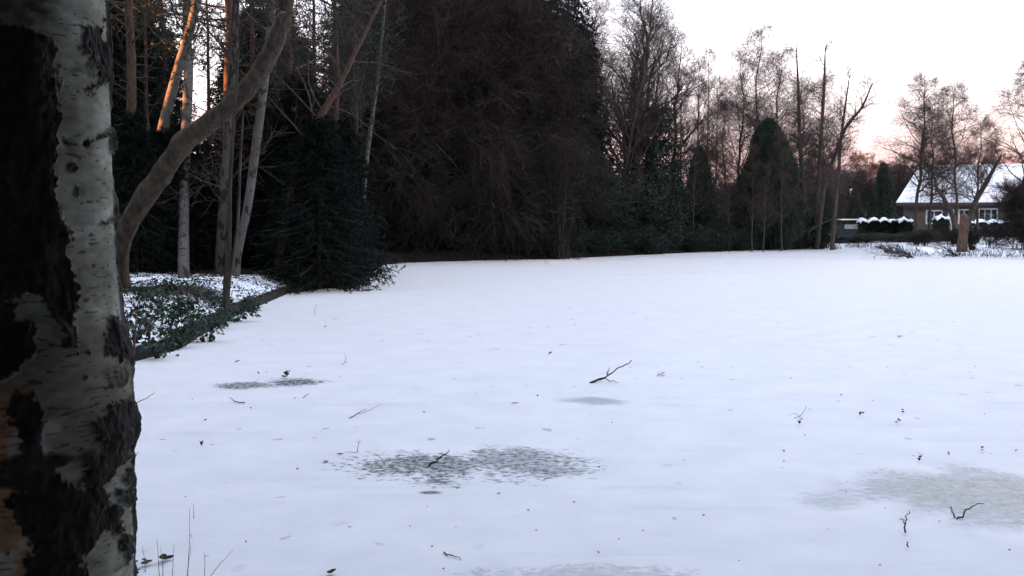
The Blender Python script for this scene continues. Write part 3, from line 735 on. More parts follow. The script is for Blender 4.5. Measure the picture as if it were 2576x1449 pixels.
# dark shrubs on that shore
for (u, Y, sc, k, lab) in [
    (1480, 51.5, (.9,.9,1.0), 0, 'dark evergreen shrub next to the narrow upright willow'),
    (1575, 54, (1.1,1.1,1.0), 1, 'wide dark shrub below the tall bare trees'),
    (1660, 56, (.95,.95,1.08), 0, 'tall dark shrub under the pine clump'),
    (1550, 59, (1.1,1.1,1.2), 0, 'big dark shrub around the feet of the tall bare trees'),
    (1375, 52, (.9,.9,.9), 1, 'dark shrub behind the foot of the upright willow'),
    (1700, 60, (.9,.9,.75), 1, 'low shrub between the pine clump and rounded yew'),
    (1840, 59.5, (.6,.6,.45), 0, 'low dark shrub between rounded yew and dome-shaped thuja'),
    (2065, 62, (.75,.75,.68), 0, 'dark shrub at the foot of the three leaning poles'),
    (1985, 61, (.7,.7,.55), 1, 'dark shrub leaning against the dome-shaped thuja'),
    (1955, 64.5, (.8,.8,.9), 1, 'tall shrub in the shadow of the dome-shaped thuja')]:
    P(P_RHO[k], u, Y, sc, lab, 'dark evergreen shrubs on the shore')
yew = thuja('yew', 'yew', 5.4, 1.15, 16000); P(yew, 1757, 59, 1, 'rounded dark yew between the pine clump and the thin poles')
th = thuja('thuja', 'thuja', 7.0, 2.25, 60000, pw=2.7, card=.34, wd=.018); P(th, 1932, 60.5, (1,1,1.04), 'large dome-shaped dark thuja on the shore below the reddish treetops')
pc = conifer('pine_clump', 'pine tree', 7.2, 1.7, .1, 1.0, M_PINEN, .1, .25, .2, .03, .5, .5, .25); P(pc, 1655, 57, (.95,.95,1.1), 'short bushy pine in front of the tall bare trees')
wil = twiggy('willow', 'willow', 5.6, 1.0, 14, 7, .25, l2=7, l3=5, l4=0, r0=.035, rmin=.007); P(wil, 1412, 46.8, (.75,.75,1), 'narrow upright willow growing out of the ice edge in front of the dark shore')

for (u, Y, s, lab) in [(1835, 57, .5, 'thin grey sapling in front of the gap between yew and thuja'), (1893, 57, .55, 'thin grey sapling close in front of the dome-shaped thuja'),
    (1921, 56.5, .46, 'second grey sapling before the thuja, more slender'), (1968, 58, .62, 'grey sapling before the garden-side flank of the thuja'), (1742, 56, .5, 'grey sapling in front of the rounded yew'), (1600, 53, .42, 'grey sapling in front of the wide dark shrub')]:
    P(P_POLE[0], u, Y, (s*.9, s*.9, s), lab, 'thin saplings along the shore')
# tall bare trees against the sky
for (u, Y, sc, lab) in [
    (1572, 57.5, (1.2,1.2,.93), 'tallest bare tree with a broad rounded crown and thick forked trunk'),
    (1518, 58.5, (.72,.72,.95), 'bare tree rising close against the dark conifer corner'),
    (1642, 60, (.95,.95,.85), 'bare tree on the sloping shoulder of the tall rounded crown'),
    (1598, 63, (.7,.7,.95), 'bare tree standing behind the thick forked trunk')]:
    P(P_TALL[0], u, Y, sc, lab, 'tall bare trees by the wood')
for (u, Y, sc, lab) in [
    (1712, 60, (.8,.8,.88), 'thin bare pole next to the tall rounded bare crown'),
    (1757, 61, (.9,.9,.93), 'thin bare pole rising out of the rounded yew'),
    (1778, 60, (.8,.8,.98), 'tallest of the thin poles above the rounded yew'),
    (1795, 62, (.8,.8,.86), 'short thin pole on the thuja side of the rounded yew')]:
    P(P_POLE[0], u, Y, sc, lab, 'thin pole trees above the yew')
for (u, Y, sc, lab) in [
    (1860, 65, (.9,.9,.86), 'reddish fine-twigged tree leaning out between yew and thuja'),
    (1905, 66, (1.0,1.0,1.0), 'tallest reddish fine-twigged tree above the dome-shaped thuja'),
    (1955, 65, (.95,.95,.88), 'reddish fine-twigged tree behind the far shoulder of the thuja'),
    (1822, 68, (.75,.75,.66), 'spreading fine-twigged tree low between the thin poles and the thuja'),
    (2015, 67, (.85,.85,.76), 'fine-twigged tree behind the bare pole beside the thuja'),
    (2062, 69, (.8,.8,.80), 'fine-twigged tree behind the middle pole of the open group')]:
    P(P_PINK[0], u, Y, sc, lab, 'reddish fine-twigged trees above the thuja')
for (pts, Y, w, lab) in [
    ([(2022,632),(2021,520),(2017,420),(2011,320),(2008,220),(2003,118)], 62, (15,14,12,9,6,2), 'bare pole tree rising from the garden side of the thuja'),
    ([(2053,632),(2055,540),(2060,430),(2066,330),(2073,220),(2076,118)], 61, (14,13,11,9,7,2), 'tall straight bare pole, middle one of the open group'),
    ([(2058,600),(2075,470),(2102,385),(2128,320),(2168,270),(2195,208)], 60.5, (11,10,9,8,6,2), 'bare stem leaning sharply out over the garden gap'),
    ([(2093,628),(2098,560),(2108,450),(2116,350),(2126,270),(2137,192)], 60, (12,11,9,7,5,2), 'bare pole crossing the sharply leaning stem')]:
    custom_trunk('pole_tree', 'bare tree', lab, trunk_px(pts, Y), [R_(x, Y) for x in w], M_BARK, limbs=34, group='bare poles by the garden gap', lim_kw=dict(t0=.3, L=1.5, grav=.3))
custom_trunk('ivy_stump_branch', 'fallen branch', 'pale bent branch sticking out of the shrubs at the ice edge', trunk_px([(2035,582),(2060,566),(2095,550)], 60), [.05,.04,.02], M_SMOOTH)
for (u, Y, sc, k, lab) in [
    (2308, 62, (.85,.85,.80), 0, 'bare alder in front of the near end of the snowy roof'),
    (2336, 65, (.8,.8,.76), 1, 'bare alder just behind the first one at the end of the roof'),
    (2402, 61, (.72,.72,.75), 0, 'many-limbed bare alder before the middle of the bungalow'),
    (2462, 66, (.75,.75,.66), 1, 'smaller bare alder in front of the bungalow windows'),
    (2572, 60, (.9,.9,.82), 0, 'bare alder partly cut off at the border of the picture')]:
    P(P_ALD[k], u, Y, sc, lab, 'alders in front of the bungalow')
custom_trunk('forked_tree', 'bare tree', 'low tree with crossing limbs spreading in front of the snowy roof',
    trunk_px([(2405,628),(2404,580),(2395,540),(2375,500),(2356,470),(2352,445)], 60), [R_(x, 60) for x in (18,16,12,10,8,4)], M_BARK, limbs=14, lim_kw=dict(t0=.4, L=1.6, grav=.5))
custom_trunk('slanting_tree', 'leaning tree', 'dark stem slanting across the snowy roof',
    trunk_px([(2432,628),(2436,560),(2455,505),(2478,465),(2500,425),(2520,390)], 62), [R_(x, 62) for x in (14,14,13,12,9,4)], M_BARK, limbs=12, lim_kw=dict(t0=.4, L=1.4, grav=.5))

# distant trees behind the gardens
for q in range(44):
    u = 1690 + q * 21 + rng.normal()*8; Y = 112 + rng.random()*30
    if 2590 < u: u = 2600 + rng.random()*60
    pr = P_FAR[0]
    P(pr, u, Y, (.9,.9,(.52 + .26*rng.random())*(.62 if u < 2000 else 1)), 'distant reddish bare tree rising in the hazy row behind the gardens', 'distant trees behind the gardens')
for q in range(30):
    u = 1480 + q * 42 + rng.normal()*10; Y = 98 + rng.random()*12
    P(P_BUSH[0], u, Y, (1.6,1.6,(1.55+.5*rng.random())*(.75 if u < 2000 else 1)), 'brown hedge bush in the scrubby belt behind the gardens', 'scrub behind the gardens')

# ================================================================== gardens and bungalow
cone = thuja('cone_conifer', 'conifer', 4.9, 1.35, 18000, M_THUJA, 1.25, .18, .028); P(cone, 2219, 75, (1,1,1.05), 'neat cone-shaped garden conifer beside the snow-topped hedge')
c2 = P(cone, 2150, 80, (.75,.75,.75), 'smaller dark garden conifer beyond the cone-shaped one')
for (u, s, lab) in [(2432, (.42,.42,1.02), 'slim dark cypress behind the roof ridge, the nearer to the alders'), (2482, (.5,.5,1.12), 'second slim cypress behind the roof ridge, slightly taller')]:
    P(yew, u, 101, s, lab, 'cypresses behind the roof')

def bungalow():
    Y0, Y1 = 80.0, 90.0
    xl = at(2272, 545, Y0)[0]; xr = xl + 25.0
    base = np.array([xl, Y0, gz(xl, Y0)])
    root = thing('bungalow', 'long low bungalow with a snow-covered hipped roof and brown walls', 'bungalow', base); root.rotation_euler = (0, 0, -math.atan2(xl, Y0))
    ze, zr = at(2300, 508, Y0)[2], at(2400, 422, (Y0+Y1)/2)[2]
    W = lambda *p: np.array(p) - base
    M_WALL = plain('brown_brick', (.085,.068,.06), .9, .25, 30); M_FR = plain('white_paint', (.42,.42,.41)); M_SOF = plain('dark_soffit', (.05,.042,.04))
    M_GL = mat('window_glass', .08)[0]; M_GL.node_tree.nodes['Principled BSDF'].inputs['Base Color'].default_value = (.02,.024,.028,1); M_GL.node_tree.nodes['Principled BSDF'].inputs['Specular IOR Level'].default_value = .6
    g = G(); zb = base[2] - .3
    g.box(W((xl+xr)/2, (Y0+Y1)/2, (zb+ze)/2), ((xr-xl)/2, (Y1-Y0)/2, (ze-zb)/2)); g.obj('wall', M_WALL, root, False)
    # hipped roof slab with thickness
    o = .55; a = np.array([[xl-o,Y0-o,ze],[xr+o,Y0-o,ze],[xr+o,Y1+o,ze],[xl-o,Y1+o,ze]]); ym = (Y0+Y1)/2
    rl, rr = np.array([xl+1.1, ym, zr]), np.array([xr-1.1, ym, zr])
    g = G(); V = np.array([*a, rl, rr, *(a - [0,0,.16]), ]) - base
    g.add(V, [[0,1,5,4],[2,3,4,5],[1,2,5,5],[3,0,4,4],[6,9,8,7],[0,6,7,1],[1,7,8,2],[2,8,9,3],[3,9,6,0]])
    rf = g.obj('roof', M_SNOW, root, False)
    g = G(); g.box(W((xl+xr)/2, Y0-o-.035, ze-.20), ((xr-xl)/2+o, .03, .13)); g.obj('gutter', M_SOF, root, False)
    def window(u0, u1, v0, v1, bars=1):
        p0, p1 = at(u0, v1, Y0-.03), at(u1, v0, Y0-.03); c = (p0+p1)/2; h = (p1-p0)/2; t = .06
        f = G()
        for s in (-1, 1):
            f.box(W(c[0]+s*h[0], Y0-.05, c[2]), (t, .05, abs(h[2])+t)); f.box(W(c[0], Y0-.05, c[2]+s*h[2]), (abs(h[0])-t, .05, t))
        for q in range(bars): f.box(W(p0[0]+(q+1)*(p1[0]-p0[0])/(bars+1), Y0-.05, c[2]), (.035, .045, abs(h[2])-t))
        fo = f.obj('window', M_FR, root, False)
        gl = G(); gl.box(W(c[0], Y0-.03, c[2]), (abs(h[0])-t, .015, abs(h[2])-t)); gl.obj('pane', M_GL, fo, False)
    window(2326, 2362, 530, 562, 1); window(2400, 2424, 528, 562, 1); window(2444, 2486, 526, 560, 2); window(2530, 2570, 526, 560, 2)
    p0, p1 = at(2374, 574, Y0), at(2390, 526, Y0); g = G(); g.box(W((p0[0]+p1[0])/2, Y0-.04, (base[2]+p1[2])/2), ((p1[0]-p0[0])/2, .05, (p1[2]-base[2])/2))
    g.obj('door', M_FR, root, False)
    # small snow ridge roll so the ridge is not a knife edge
    g = G(); xs = np.linspace(rl[0], rr[0], 30); Pp = np.stack([xs, np.full(30, ym), zr + .0 + .05*vnoise(xs*1.3, xs*0, xs*0)], 1) - base; tubes(g, Pp, np.full(30, .13), 8); g.obj('ridge', M_SNOW, root)
bungalow()

def snow_hedge(name, label, u0, u1, vt, Y, lumps, group):
    x0, x1 = at(u0, 545, Y)[0], at(u1, 545, Y)[0]; zt = at(u0, vt, Y)[2]; zb = gz((x0+x1)/2, Y); H = zt - zb
    root = thing(name, label, 'hedge', ((x0+x1)/2, Y, zb), group)
    n = 9000; X = rng.uniform(x0, x1, n); k = (X-x0)/(x1-x0)*lumps; top = H*(.80+.2*np.abs(np.sin(k*PI))**.6)
    t = rng.random(n); a = rng.uniform(-1, 1, n)
    c = np.stack([X-(x0+x1)/2, a*.55*np.sqrt(np.maximum(1-t**3, .02)), t*top], 1)
    g = G(); cards(g, c, rng.normal(size=(n,3))+[0,0,.4], .13, .035); g.obj('foliage', M_RHODO, root)
    st = G(); xs = rng.uniform(x0, x1, 40)-(x0+x1)/2
    tubes(st, np.stack([np.stack([xs, xs*0, xs*0-.1], 1), np.stack([xs+.1, xs*0, xs*0+H*.5], 1), np.stack([xs, xs*0+.1, xs*0+H*.8], 1)], 1), np.full((40,3), .02), 4); st.obj('stems', M_BARK, root)
    U, T = np.meshgrid(np.linspace(0, 1, 90), np.linspace(-1, 1, 13)); kk = U*lumps
    hz = H*(.82+.13*np.abs(np.sin(kk*PI + .5*np.sin(kk*1.7)))**.5 + .16*(fbm(U*7+lumps, T*.6, U*0+2, 3)-.4))
    cap = .07*np.sqrt(np.maximum(1-T**2, 0))*np.abs(np.sin(kk*PI))**.4
    Zt = hz + cap - .10*np.abs(T)**2 + .03*(fbm(U*30, T*3, U*0, 3)-.5)
    g = G(); ny, nx = U.shape; i = np.arange(ny-1)[:, None]*nx+np.arange(nx-1)[None]
    top = np.stack([(U-.5)*(x1-x0), T*.5, Zt], -1); bot = top - [0,0,.06]
    F = np.stack([i, i+1, i+nx+1, i+nx], -1); g.add(top, F); g.add(bot, F[..., ::-1]); g.obj('snow_cap', M_SNOW, root)
snow_hedge('clipped_hedge', 'low clipped hedge with a lumpy white cap of snow', 2160, 2254, 548, 70.5, 4, 'snow-capped hedges')
snow_hedge('round_shrub', 'round clipped shrub under a snow dome at the end of the hedge', 2257, 2292, 547, 70, 1, 'snow-capped hedges')
snow_hedge('clipped_hedge', 'dark hedge with thin snow in front of the bungalow windows', 2425, 2560, 553, 74, 5, 'snow-capped hedges')
snow_hedge('round_shrub', 'rounded shrub with a dusting of snow against the bungalow wall', 2352, 2384, 541, 75, 1, 'snow-capped hedges')

def shed():
    Y = 78; x0, x1 = at(2098,545,Y)[0], at(2176,545,Y)[0]; xc, w = (x0+x1)/2, (x1-x0)/2; zb = gz(xc, Y); zt = at(2120, 556, Y)[2]
    r = thing('low_shed', 'low dark garden shed with a thin line of snow on its flat roof', 'shed', (xc, Y, zb))
    M_W = noisy('tarred_boards', (.035,.032,.032), (.075,.07,.068), 4, (10,1,1)); H = zt - zb
    g = G()
    for q in range(16): g.box((-w + (q+.5)*2*w/16, 0, H/2-.15), (w/16-.006, .8+.01*(q % 2), H/2+.12))
    g.obj('wall', M_W, r, False)
    g = G(); g.box((0, 0, H+.03), (w+.12, 1.0, .04)); g.obj('roof', M_W, r, False)
    g = G(); g.box((0, 0, H+.115), (w+.10, .96, .04), 0, .96); g.obj('snow_cap', M_SNOW, r, False)
    g = G(); g.box((-.1, -.845, H*.62), (.55, .02, .18)); g.obj('window', plain('clouded_glass', (.35,.36,.36), .3), r, False)
    # slim post standing beside it
    p = thing('garden_post', 'slim pale upright post behind the low garden shed', 'post', spot(2141, 81)); h = at(2141, 480, 81)[2] - p.location[2]
    g = G(); g.box((0,0,h/2-.1), (.10,.10,h/2+.1)); g.box((0,0,h+.04), (.14,.14,.05)); g.obj('shaft', noisy('orange_lit_timber', (.3,.2,.14), (.46,.33,.24), 5, (1,1,.4)), p, False)  # orange light on the post is painted into the timber tone
    g = G(); g.box((0,0,h+.12), (.09,.09,.035), 0, .6); g.obj('cap', M_SNOW, p, False)
shed()

# garden fence behind the bare bush
def fence():
    Y = 67; x0, x1 = at(2448,545,Y)[0], at(2600,545,Y)[0]; zb = gz((x0+x1)/2, Y)
    r = thing('garden_fence', 'low open timber fence standing in the snow behind the bare bush', 'fence', ((x0+x1)/2, Y, zb)); M_F = noisy('grey_fence_timber', (.11,.095,.085), (.22,.19,.17), 5)
    n = 6; w = (x1-x0)/2
    for q in range(n):
        g = G(); g.box((-w+q*2*w/(n-1), 0, .35), (.05,.05,.62)); g.obj('post', M_F, r, False)
    for z in (.35, .8):
        g = G(); g.box((0, -.075, z), (w, .02, .06)); g.obj('rail', M_F, r, False)
fence()

# old coppice stump, bushes, low evergreen cover
custom_trunk('coppice_stump', 'tree stump', 'weathered orange-brown trunk stump at the ice edge beside a dark bush',
    trunk_px([(2421,650),(2420,620),(2424,590),(2426,565),(2427,544),(2430,538)], 50.5), [R_(x, 50.5) for x in (34,25,22,23,21,4)], noisy('orange_brown_bark', (.045,.028,.02), (.13,.08,.058), 3, (5,5,1), bump=.6), k=20)
stump_bush = shrub('dark_bush', 'bush', 1.25, .42, 2600, M_RHODO, .09, .02, .4, 10); P(stump_bush, 2446, 50.8, 1, 'small dark bush against the weathered orange-brown stump')
big_bush = twiggy('bare_bush', 'bush', 3.6, 1.7, 12, 12, .2, l2=9, l3=7, l4=2, r0=.03, rmin=.007, mb=M_BROWN); P(big_bush, 2588, 50.5, (.9,.9,.95), 'large brown bare bush at the ice edge, cut off by the border')
for (u, Y, s, lab) in [(2490, 53, (.5,.5,.35), 'low bare bush between the stump and the large brown bush'), (2395, 55, (.6,.6,.3), 'low bare bush behind the fallen branches on the ice edge'), (2330, 57, (.6,.6,.28), 'low bare bush on the garden bank below the first alder')]:
    P(P_BUSH[0], u, Y, s, lab, 'low bare bushes on the garden bank')
for q, u in enumerate(range(2090, 2400, 34)):
    P(P_RHO[1], u + rng.normal()*6, 66.5 + rng.random()*2.5, (.62,.5,.11 + .06*rng.random()), 'low dark evergreen sprawling along the snowy garden bank', 'low evergreens along the garden bank')
for q, u in enumerate(range(1330, 2080, 58)):
    sd = on_ground(u, np.interp(u, [1300,1400,1700,2000,2140],[653,651,637,626,623]))[1]
    P(P_RHO[q % 2], u + rng.normal()*8, sd + .2, (.6,.4,.30 + .14*rng.random()), 'low dark shrub hanging over the ice along the shaded far shore', 'low shrubs along the shaded shore')
for q, u in enumerate(range(985, 1330, 62)):
    P(P_BUSH[0], u + rng.normal()*8, 47.6 + rng.random()*1.2, (.9,.9,.5 + .3*rng.random()), 'low brown thicket at the ice edge under the drooping trees', 'thicket under the drooping trees')
# brambles on the near bank
def bramble(label, u, v, H, W, n, seed_dz=0):
    z = .3
    for _ in range(5):
        p = on_ground(u, v, z); z = gz(p[0], p[1])
    root = thing('bramble', label, 'bramble', (p[0], p[1], z), 'brambles on the near bank')
    k = 14; a = rng.random(k)*6.28; s = np.linspace(0, 1, 8)[None]
    L = W*(.5+.6*rng.random(k))[:, None]; hh = H*(.5+.6*rng.random(k))[:, None]
    Pb = np.stack([np.cos(a)[:, None]*L*s, np.sin(a)[:, None]*L*s, hh*np.sin(s*PI*.75)], -1)
    g = G(); tubes(g, Pb, np.full((k, 8), .006), 4); g.obj('stems', M_BARK, root)
    c, d = pt_on(Pb, n, .15, 1); c = c + rng.normal(size=c.shape)*.04; c[:, 2] = np.abs(c[:, 2])
    g = G(); cards(g, c, np.stack([rng.normal(size=n), rng.normal(size=n), rng.normal(size=n)*.35-.1], 1), .10, .032, .25); g.obj('foliage', M_BRAMB, root)
for args in [('green bramble drooping over the ice at the outer end of the snowy bank', 520, 834, .5, 0.41, 101),
             ('green bramble above the dark undercut edge of the bank', 455, 838, .42, 0.41, 93),
             ('bramble sprawling on the snow close to the foreground birch', 372, 826, .4, 0.41, 78),
             ('bramble around the foot of the slender forked sapling', 590, 770, .45, 0.44, 109),
             ('low bramble on the snowy bank behind the drooping one', 470, 788, .35, 0.41, 70),
             ('bramble on the bank edge beyond the slender forked sapling', 640, 740, .35, 0.41, 78),
             ('bramble in the snow above the birch-side bank', 400, 778, .32, 0.37, 62),
             ('bramble beside the birch trunk at the edge of the ice', 338, 846, .35, 0.31, 46),
             ('dense bramble clump in the middle of the snowy bank', 430, 826, .45, 0.41, 101),
             ('bramble on the bank between the dense clump and the drooping one', 490, 820, .45, 0.37, 93),
             ('small bramble in the snow behind the dense clump', 425, 756, .3, 0.34, 62),
             ('bramble in the upper snow close behind the birch edge', 345, 763, .35, 0.34, 70),
             ('bramble at the bank edge just short of the slender forked sapling', 548, 796, .4, 0.37, 93),
             ('straggling bramble on the dark soil edge near the birch', 392, 846, .35, 0.34, 62),
             ('thin bramble on the snowy rise near the pale birch foot', 540, 758, .3, 0.34, 54)]:
    bramble(*args)
# leaf litter and low cover nobody could count
def litter():
    n = 8000; u = rng.uniform(250, 900, n); Y = rng.uniform(13, 30, n)
    x = (u-1288)/F_PX*Y; d = sdist(x, Y); k = (d > .02) & (fbm(x*1.1, Y*1.1, x*0+3, 3) > .44); x, Y = x[k], Y[k]
    z = ground_z(x, Y) + .012
    g = G(); cards(g, np.stack([x, Y, z], 1), np.stack([rng.normal(size=len(x)), rng.normal(size=len(x)), .45*np.abs(rng.normal(size=len(x)))], 1), .06, .02, -.1)
    o = g.obj('leaf_litter', M_LITTER); props(o, 'withered brown leaves scattered over the snowy bank under the trees', 'leaf litter', None, 'stuff')
litter()
def undergrowth():
    n = 6000; u = rng.uniform(250, 760, n); Y = rng.uniform(13, 27, n)
    x = (u-1288)/F_PX*Y; d = sdist(x, Y); k = (d > .0) & (d < 1.7) & (fbm(x*1.8+7, Y*1.8, x*0+5, 3) > .47); x, Y = x[k], Y[k]
    z = ground_z(x, Y) + rng.random(len(x))**1.5*.16
    g = G(); cards(g, np.stack([x, Y, z], 1), np.stack([rng.normal(size=len(x)), rng.normal(size=len(x)), rng.normal(size=len(x))*.5], 1), .07, .02, .1)
    o = g.obj('undergrowth', M_BRAMB); props(o, 'low green undergrowth poking through the snow along the bank edge', 'undergrowth', None, 'stuff')
undergrowth()
rod = custom_trunk('thin_rod', 'twig', 'long thin reddish shoot rising from the ice beside the birch trunk',
    trunk_px([(331,985),(333,930),(337,880),(341,830),(343,780)], 11.0), [.012,.014,.012,.009,.004], noisy('reddish_shoot', (.09,.045,.04), (.15,.08,.07), 10), k=14, S=6)

# ================================================================== sticks and leaves on the ice
def stick(name, label, cat, strokes, r, mt=None, group=None):
    """strokes: list of [(u, v, lift)...]; the first point fixes the depth of the stick's foot"""
    u, v, h = strokes[0][0]; b = on_ground(u, v, 0.0) if not h else on_ground(u, v, h); Y0 = b[1]
    root = thing(name, label, cat, (b[0], b[1], 0.0), group); base = np.array([b[0], b[1], 0.0])
    for q, s in enumerate(strokes):
        pts = []
        for (u, v, h) in s:
            pts.append(on_ground(u, v, h) if h is not None else at(u, v, Y0 + .04*rng.normal()))
        Pp = smooth_path(pts, 12) - base; Pp[1:-1] += rng.normal(size=(10,3))*r*.5
        g = G(); tubes(g, Pp, np.linspace(1, .35, 12)*r*.82*(1 if q == 0 else .65), 6)
        g.obj('stem' if q == 0 else 'side_twig', mt or M_STICK, root)
N = None
stick('fallen_branch', 'forked dead branch sticking up at a slant beyond the small grey ice oval', 'branch',
      [[(1484,964,0),(1500,958,.02),(1525,948,N),(1550,930,N),(1572,917,N),(1589,906,N)], [(1490,962,.01),(1520,953,.02),(1555,963,.01)], [(1527,946,N),(1530,935,N),(1533,925,N)]], .016)
stick('dead_stick', 'bent black stick lying across the large dark ice patch', 'stick', [[(1078,1173,0),(1095,1160,N),(1110,1147,N),(1120,1141,N),(1130,1132,N)]], .011)
stick('fallen_twig', 'thin dark twig beyond the large ice patch, with a pale offshoot', 'twig', [[(878,1053,0),(895,1043,.02),(910,1033,N),(922,1028,N)], [(895,1043,.02),(925,1034,.02),(960,1016,.02)]], .006)
stick('fallen_twig', 'curved twig lying just this side of the elongated dark patch', 'twig', [[(616,1014,.005),(600,1012,.01),(588,1007,.01),(580,999,N)]], .008)
stick('fallen_twig', 'short crooked twig near the end of the elongated dark patch', 'twig', [[(762,1002,0),(769,995,.01),(779,990,N)]], .006)
stick('fallen_twig', 'slanting twig reaching out from behind the birch over the snow', 'twig', [[(322,1020,0),(345,1013,.02),(370,1001,N),(389,986,N)]], .008)
stick('fallen_twig', 'short dark twig poking out beside the birch trunk, lower than the long one', 'twig', [[(318,1165,0),(332,1155,N),(349,1138,N)]], .006)
stick('plant_stem', 'dry upright stem with a curled head behind the large dark ice patch', 'stem', [[(898,1138,0),(900,1125,N),(902,1115,N),(899,1110,N)], [(898,1138,.004),(880,1137,.004),(864,1137,.004)], [(902,1116,N),(906,1110,N),(903,1105,N)]], .004)
stick('fallen_twig', 'wiry twig arching over the near end of the large dark ice patch', 'twig', [[(968,1170,0),(962,1158,.02),(952,1148,N),(944,1141,N)]], .005)
stick('forked_twig', 'small forked reddish twig standing upright before the grey ice sheet', 'twig', [[(2277,1339,0),(2277,1318,N),(2280,1303,N),(2287,1285,N)], [(2277,1318,N),(2271,1309,N),(2267,1303,N)]], .007, M_PINE)
stick('bent_reed', 'bent brown reed arching over the edge of the grey ice sheet', 'reed', [[(2407,1306,0),(2425,1290,N),(2440,1277,N),(2455,1268,N),(2476,1267,N)]], .008, M_PINE)
stick('fallen_twig', 'short straight reed stub beside the arching brown reed', 'reed', [[(2402,1302,0),(2395,1287,N),(2389,1274,N)]], .007, M_PINE)
stick('fallen_twig', 'brown twig lying alone on the snow near the lower border', 'twig', [[(1117,1389,.006),(1130,1396,.01),(1148,1400,.01),(1160,1408,.006)]], .006, M_PINE)
stick('plant_stem', 'faint thin stem standing in the snow beyond the bank corner', 'stem', [[(791,792,0),(792,780,N),(796,764,N)]], .007, M_STRAW)
stick('plant_stem', 'thin pale stem bowing over the open snow past the elongated patch', 'stem', [[(860,917,0),(868,910,N),(870,900,N),(866,890,N)]], .006, M_STRAW)
stick('fallen_twig', 'faint pale twig tangle on the snow beyond the three dark leaf clumps', 'twig', [[(1998,1052,0),(2015,1045,.01),(2030,1020,N)], [(2010,1047,.01),(2000,1040,N),(1985,1043,.01)]], .005, M_PINE)
stick('fallen_twig', 'small wiry twig heap on the snow beyond the slanting branch', 'twig', [[(1653,946,0),(1662,940,.03),(1674,936,.04)], [(1655,938,.02),(1665,945,.01),(1675,942,.02)], [(1665,947,.01),(1668,938,.04),(1660,934,.04)]], .006, M_SMOOTH)
# dry grass stems at the near bank
for (strokes, lab) in [
    ([[(472,1460,0),(474,1400,N),(477,1340,N),(476,1278,N)], [(477,1345,N),(482,1350,N),(484,1356,N)]], 'tallest dry grass stem with a dark seed knot'),
    ([[(468,1470,0),(473,1430,N),(481,1372,N)]], 'dry grass stem leaning across the tallest one'),
    ([[(401,1460,0),(398,1410,N),(396,1355,N)]], 'straight dry grass stem rising behind the black curled leaf'),
    ([[(411,1470,0),(409,1420,N),(405,1375,N)]], 'shorter dry grass stem crossing the black curled leaf'),
    ([[(432,1465,0),(435,1420,N),(438,1370,N)]], 'dry grass stem between the black curled leaf and the tallest stem'),
    ([[(522,1465,0),(540,1435,N),(562,1410,N),(586,1384,N)]], 'dry stem slanting away over the snow at the lower border'),
    ([[(515,1462,0),(515,1425,N),(513,1390,N)], [(514,1402,N),(520,1398,N),(527,1399,N)]], 'dry stem with a tiny side leaf beside the slanting one'),
    ([[(366,1440,0),(364,1410,N),(358,1372,N)]], 'thin dry stem nearest the foot of the birch'),
    ([[(487,1305,0),(487,1290,N),(486,1268,N)]], 'lone pale stem standing in the snow beyond the grass stems')]:
    stick('grass_stem', lab, 'grass stem', strokes, .0028, M_STRAW, 'dry grass stems by the near bank')

def leaf_geo(g, L, W, curl, c=(0,0,0), rz=0.0, th=.002):
    U, Vv = np.meshgrid(np.linspace(0, 1, 8), np.linspace(-1, 1, 6)); w = W*np.sin(PI*np.clip(U*.96+.02, 0, 1))**.7
    x, y = (U-.5)*L, Vv*w*.5; z = curl*(L*(U-.5)**2*1.6 + Vv**2*w*.5) + .006
    z += (fbm(U*4+rz, Vv*3, U*0+rz, 2)-.5)*.25*W
    ca, sa = math.cos(rz), math.sin(rz); T = np.stack([x*ca-y*sa, x*sa+y*ca, np.maximum(z, .003)], -1) + c
    ny, nx = U.shape; i = np.arange(ny-1)[:, None]*nx+np.arange(nx-1)[None]; F = np.stack([i, i+1, i+nx+1, i+nx], -1)
    g.add(T, F); g.add(T-[0,0,th], F[..., ::-1])
def leaf(u, v, wpx, label, curl=.8, n=1, name='withered_leaf', cat='leaf', group=None, rz=None, wf=.55):
    curl = min(curl, .75) if name == 'leaf_clump' else curl
    b = on_ground(u, v, 0); L = .82*wpx*b[1]/F_PX
    g = G()
    for q in range(n):
        off = rng.normal(size=2)*L*.28*(n > 1)
        leaf_geo(g, L/(1 if n == 1 else 1.5), L*wf/(1 if n == 1 else 1.4), curl*(1+.5*rng.normal()), (off[0], off[1], .012*q), rng.random()*6.3 if rz is None else rz + q*.6)
    o = g.obj(name, M_LITTER, None, True, (b[0], b[1], .004)); return props(o, label, cat, group)
cl = 'leaf clump'; gp = 'leaf clumps on the ice'
for a in [(2008,1067,17,'ragged leaf clump below the faint pale twig tangle',1.6,4), (2170,1046,17,'dark leaf clump, nearest the twig tangle of the upper three',1.7,3),
          (2271,1040,15,'dark leaf clump farthest out of the upper three',1.8,3), (2256,1064,16,'forked-looking leaf clump just in front of the farthest one',1.7,3),
          (2475,1134,17,'plump dark leaf clump above the far rim of the grey ice sheet',1.8,3), (2385,1146,13,'small twin leaf clump between the plump one and the pair at the grey sheet',1.4,2),
          (2313,1162,20,'pair of dark leaves touching at the corner of the grey ice sheet',1.2,3), (2555,1137,12,'small dark leaf clump close to the picture border above the grey sheet',1.2,2),
          (2283,1380,14,'single dark leaf clump below the upright forked twig',1.9,3), (720,951,24,'round black clod standing on the elongated dark patch',1.0,6)]:
    leaf(a[0], a[1], a[2], a[3], a[4], a[5], 'leaf_clump', cl, gp)
leaf(1972,1139,9,'tiny dark leaf by itself between the two rows of leaf clumps',1.2)
leaf(2262,848,15,'dark leaf far out alone on the bright snow',.6)
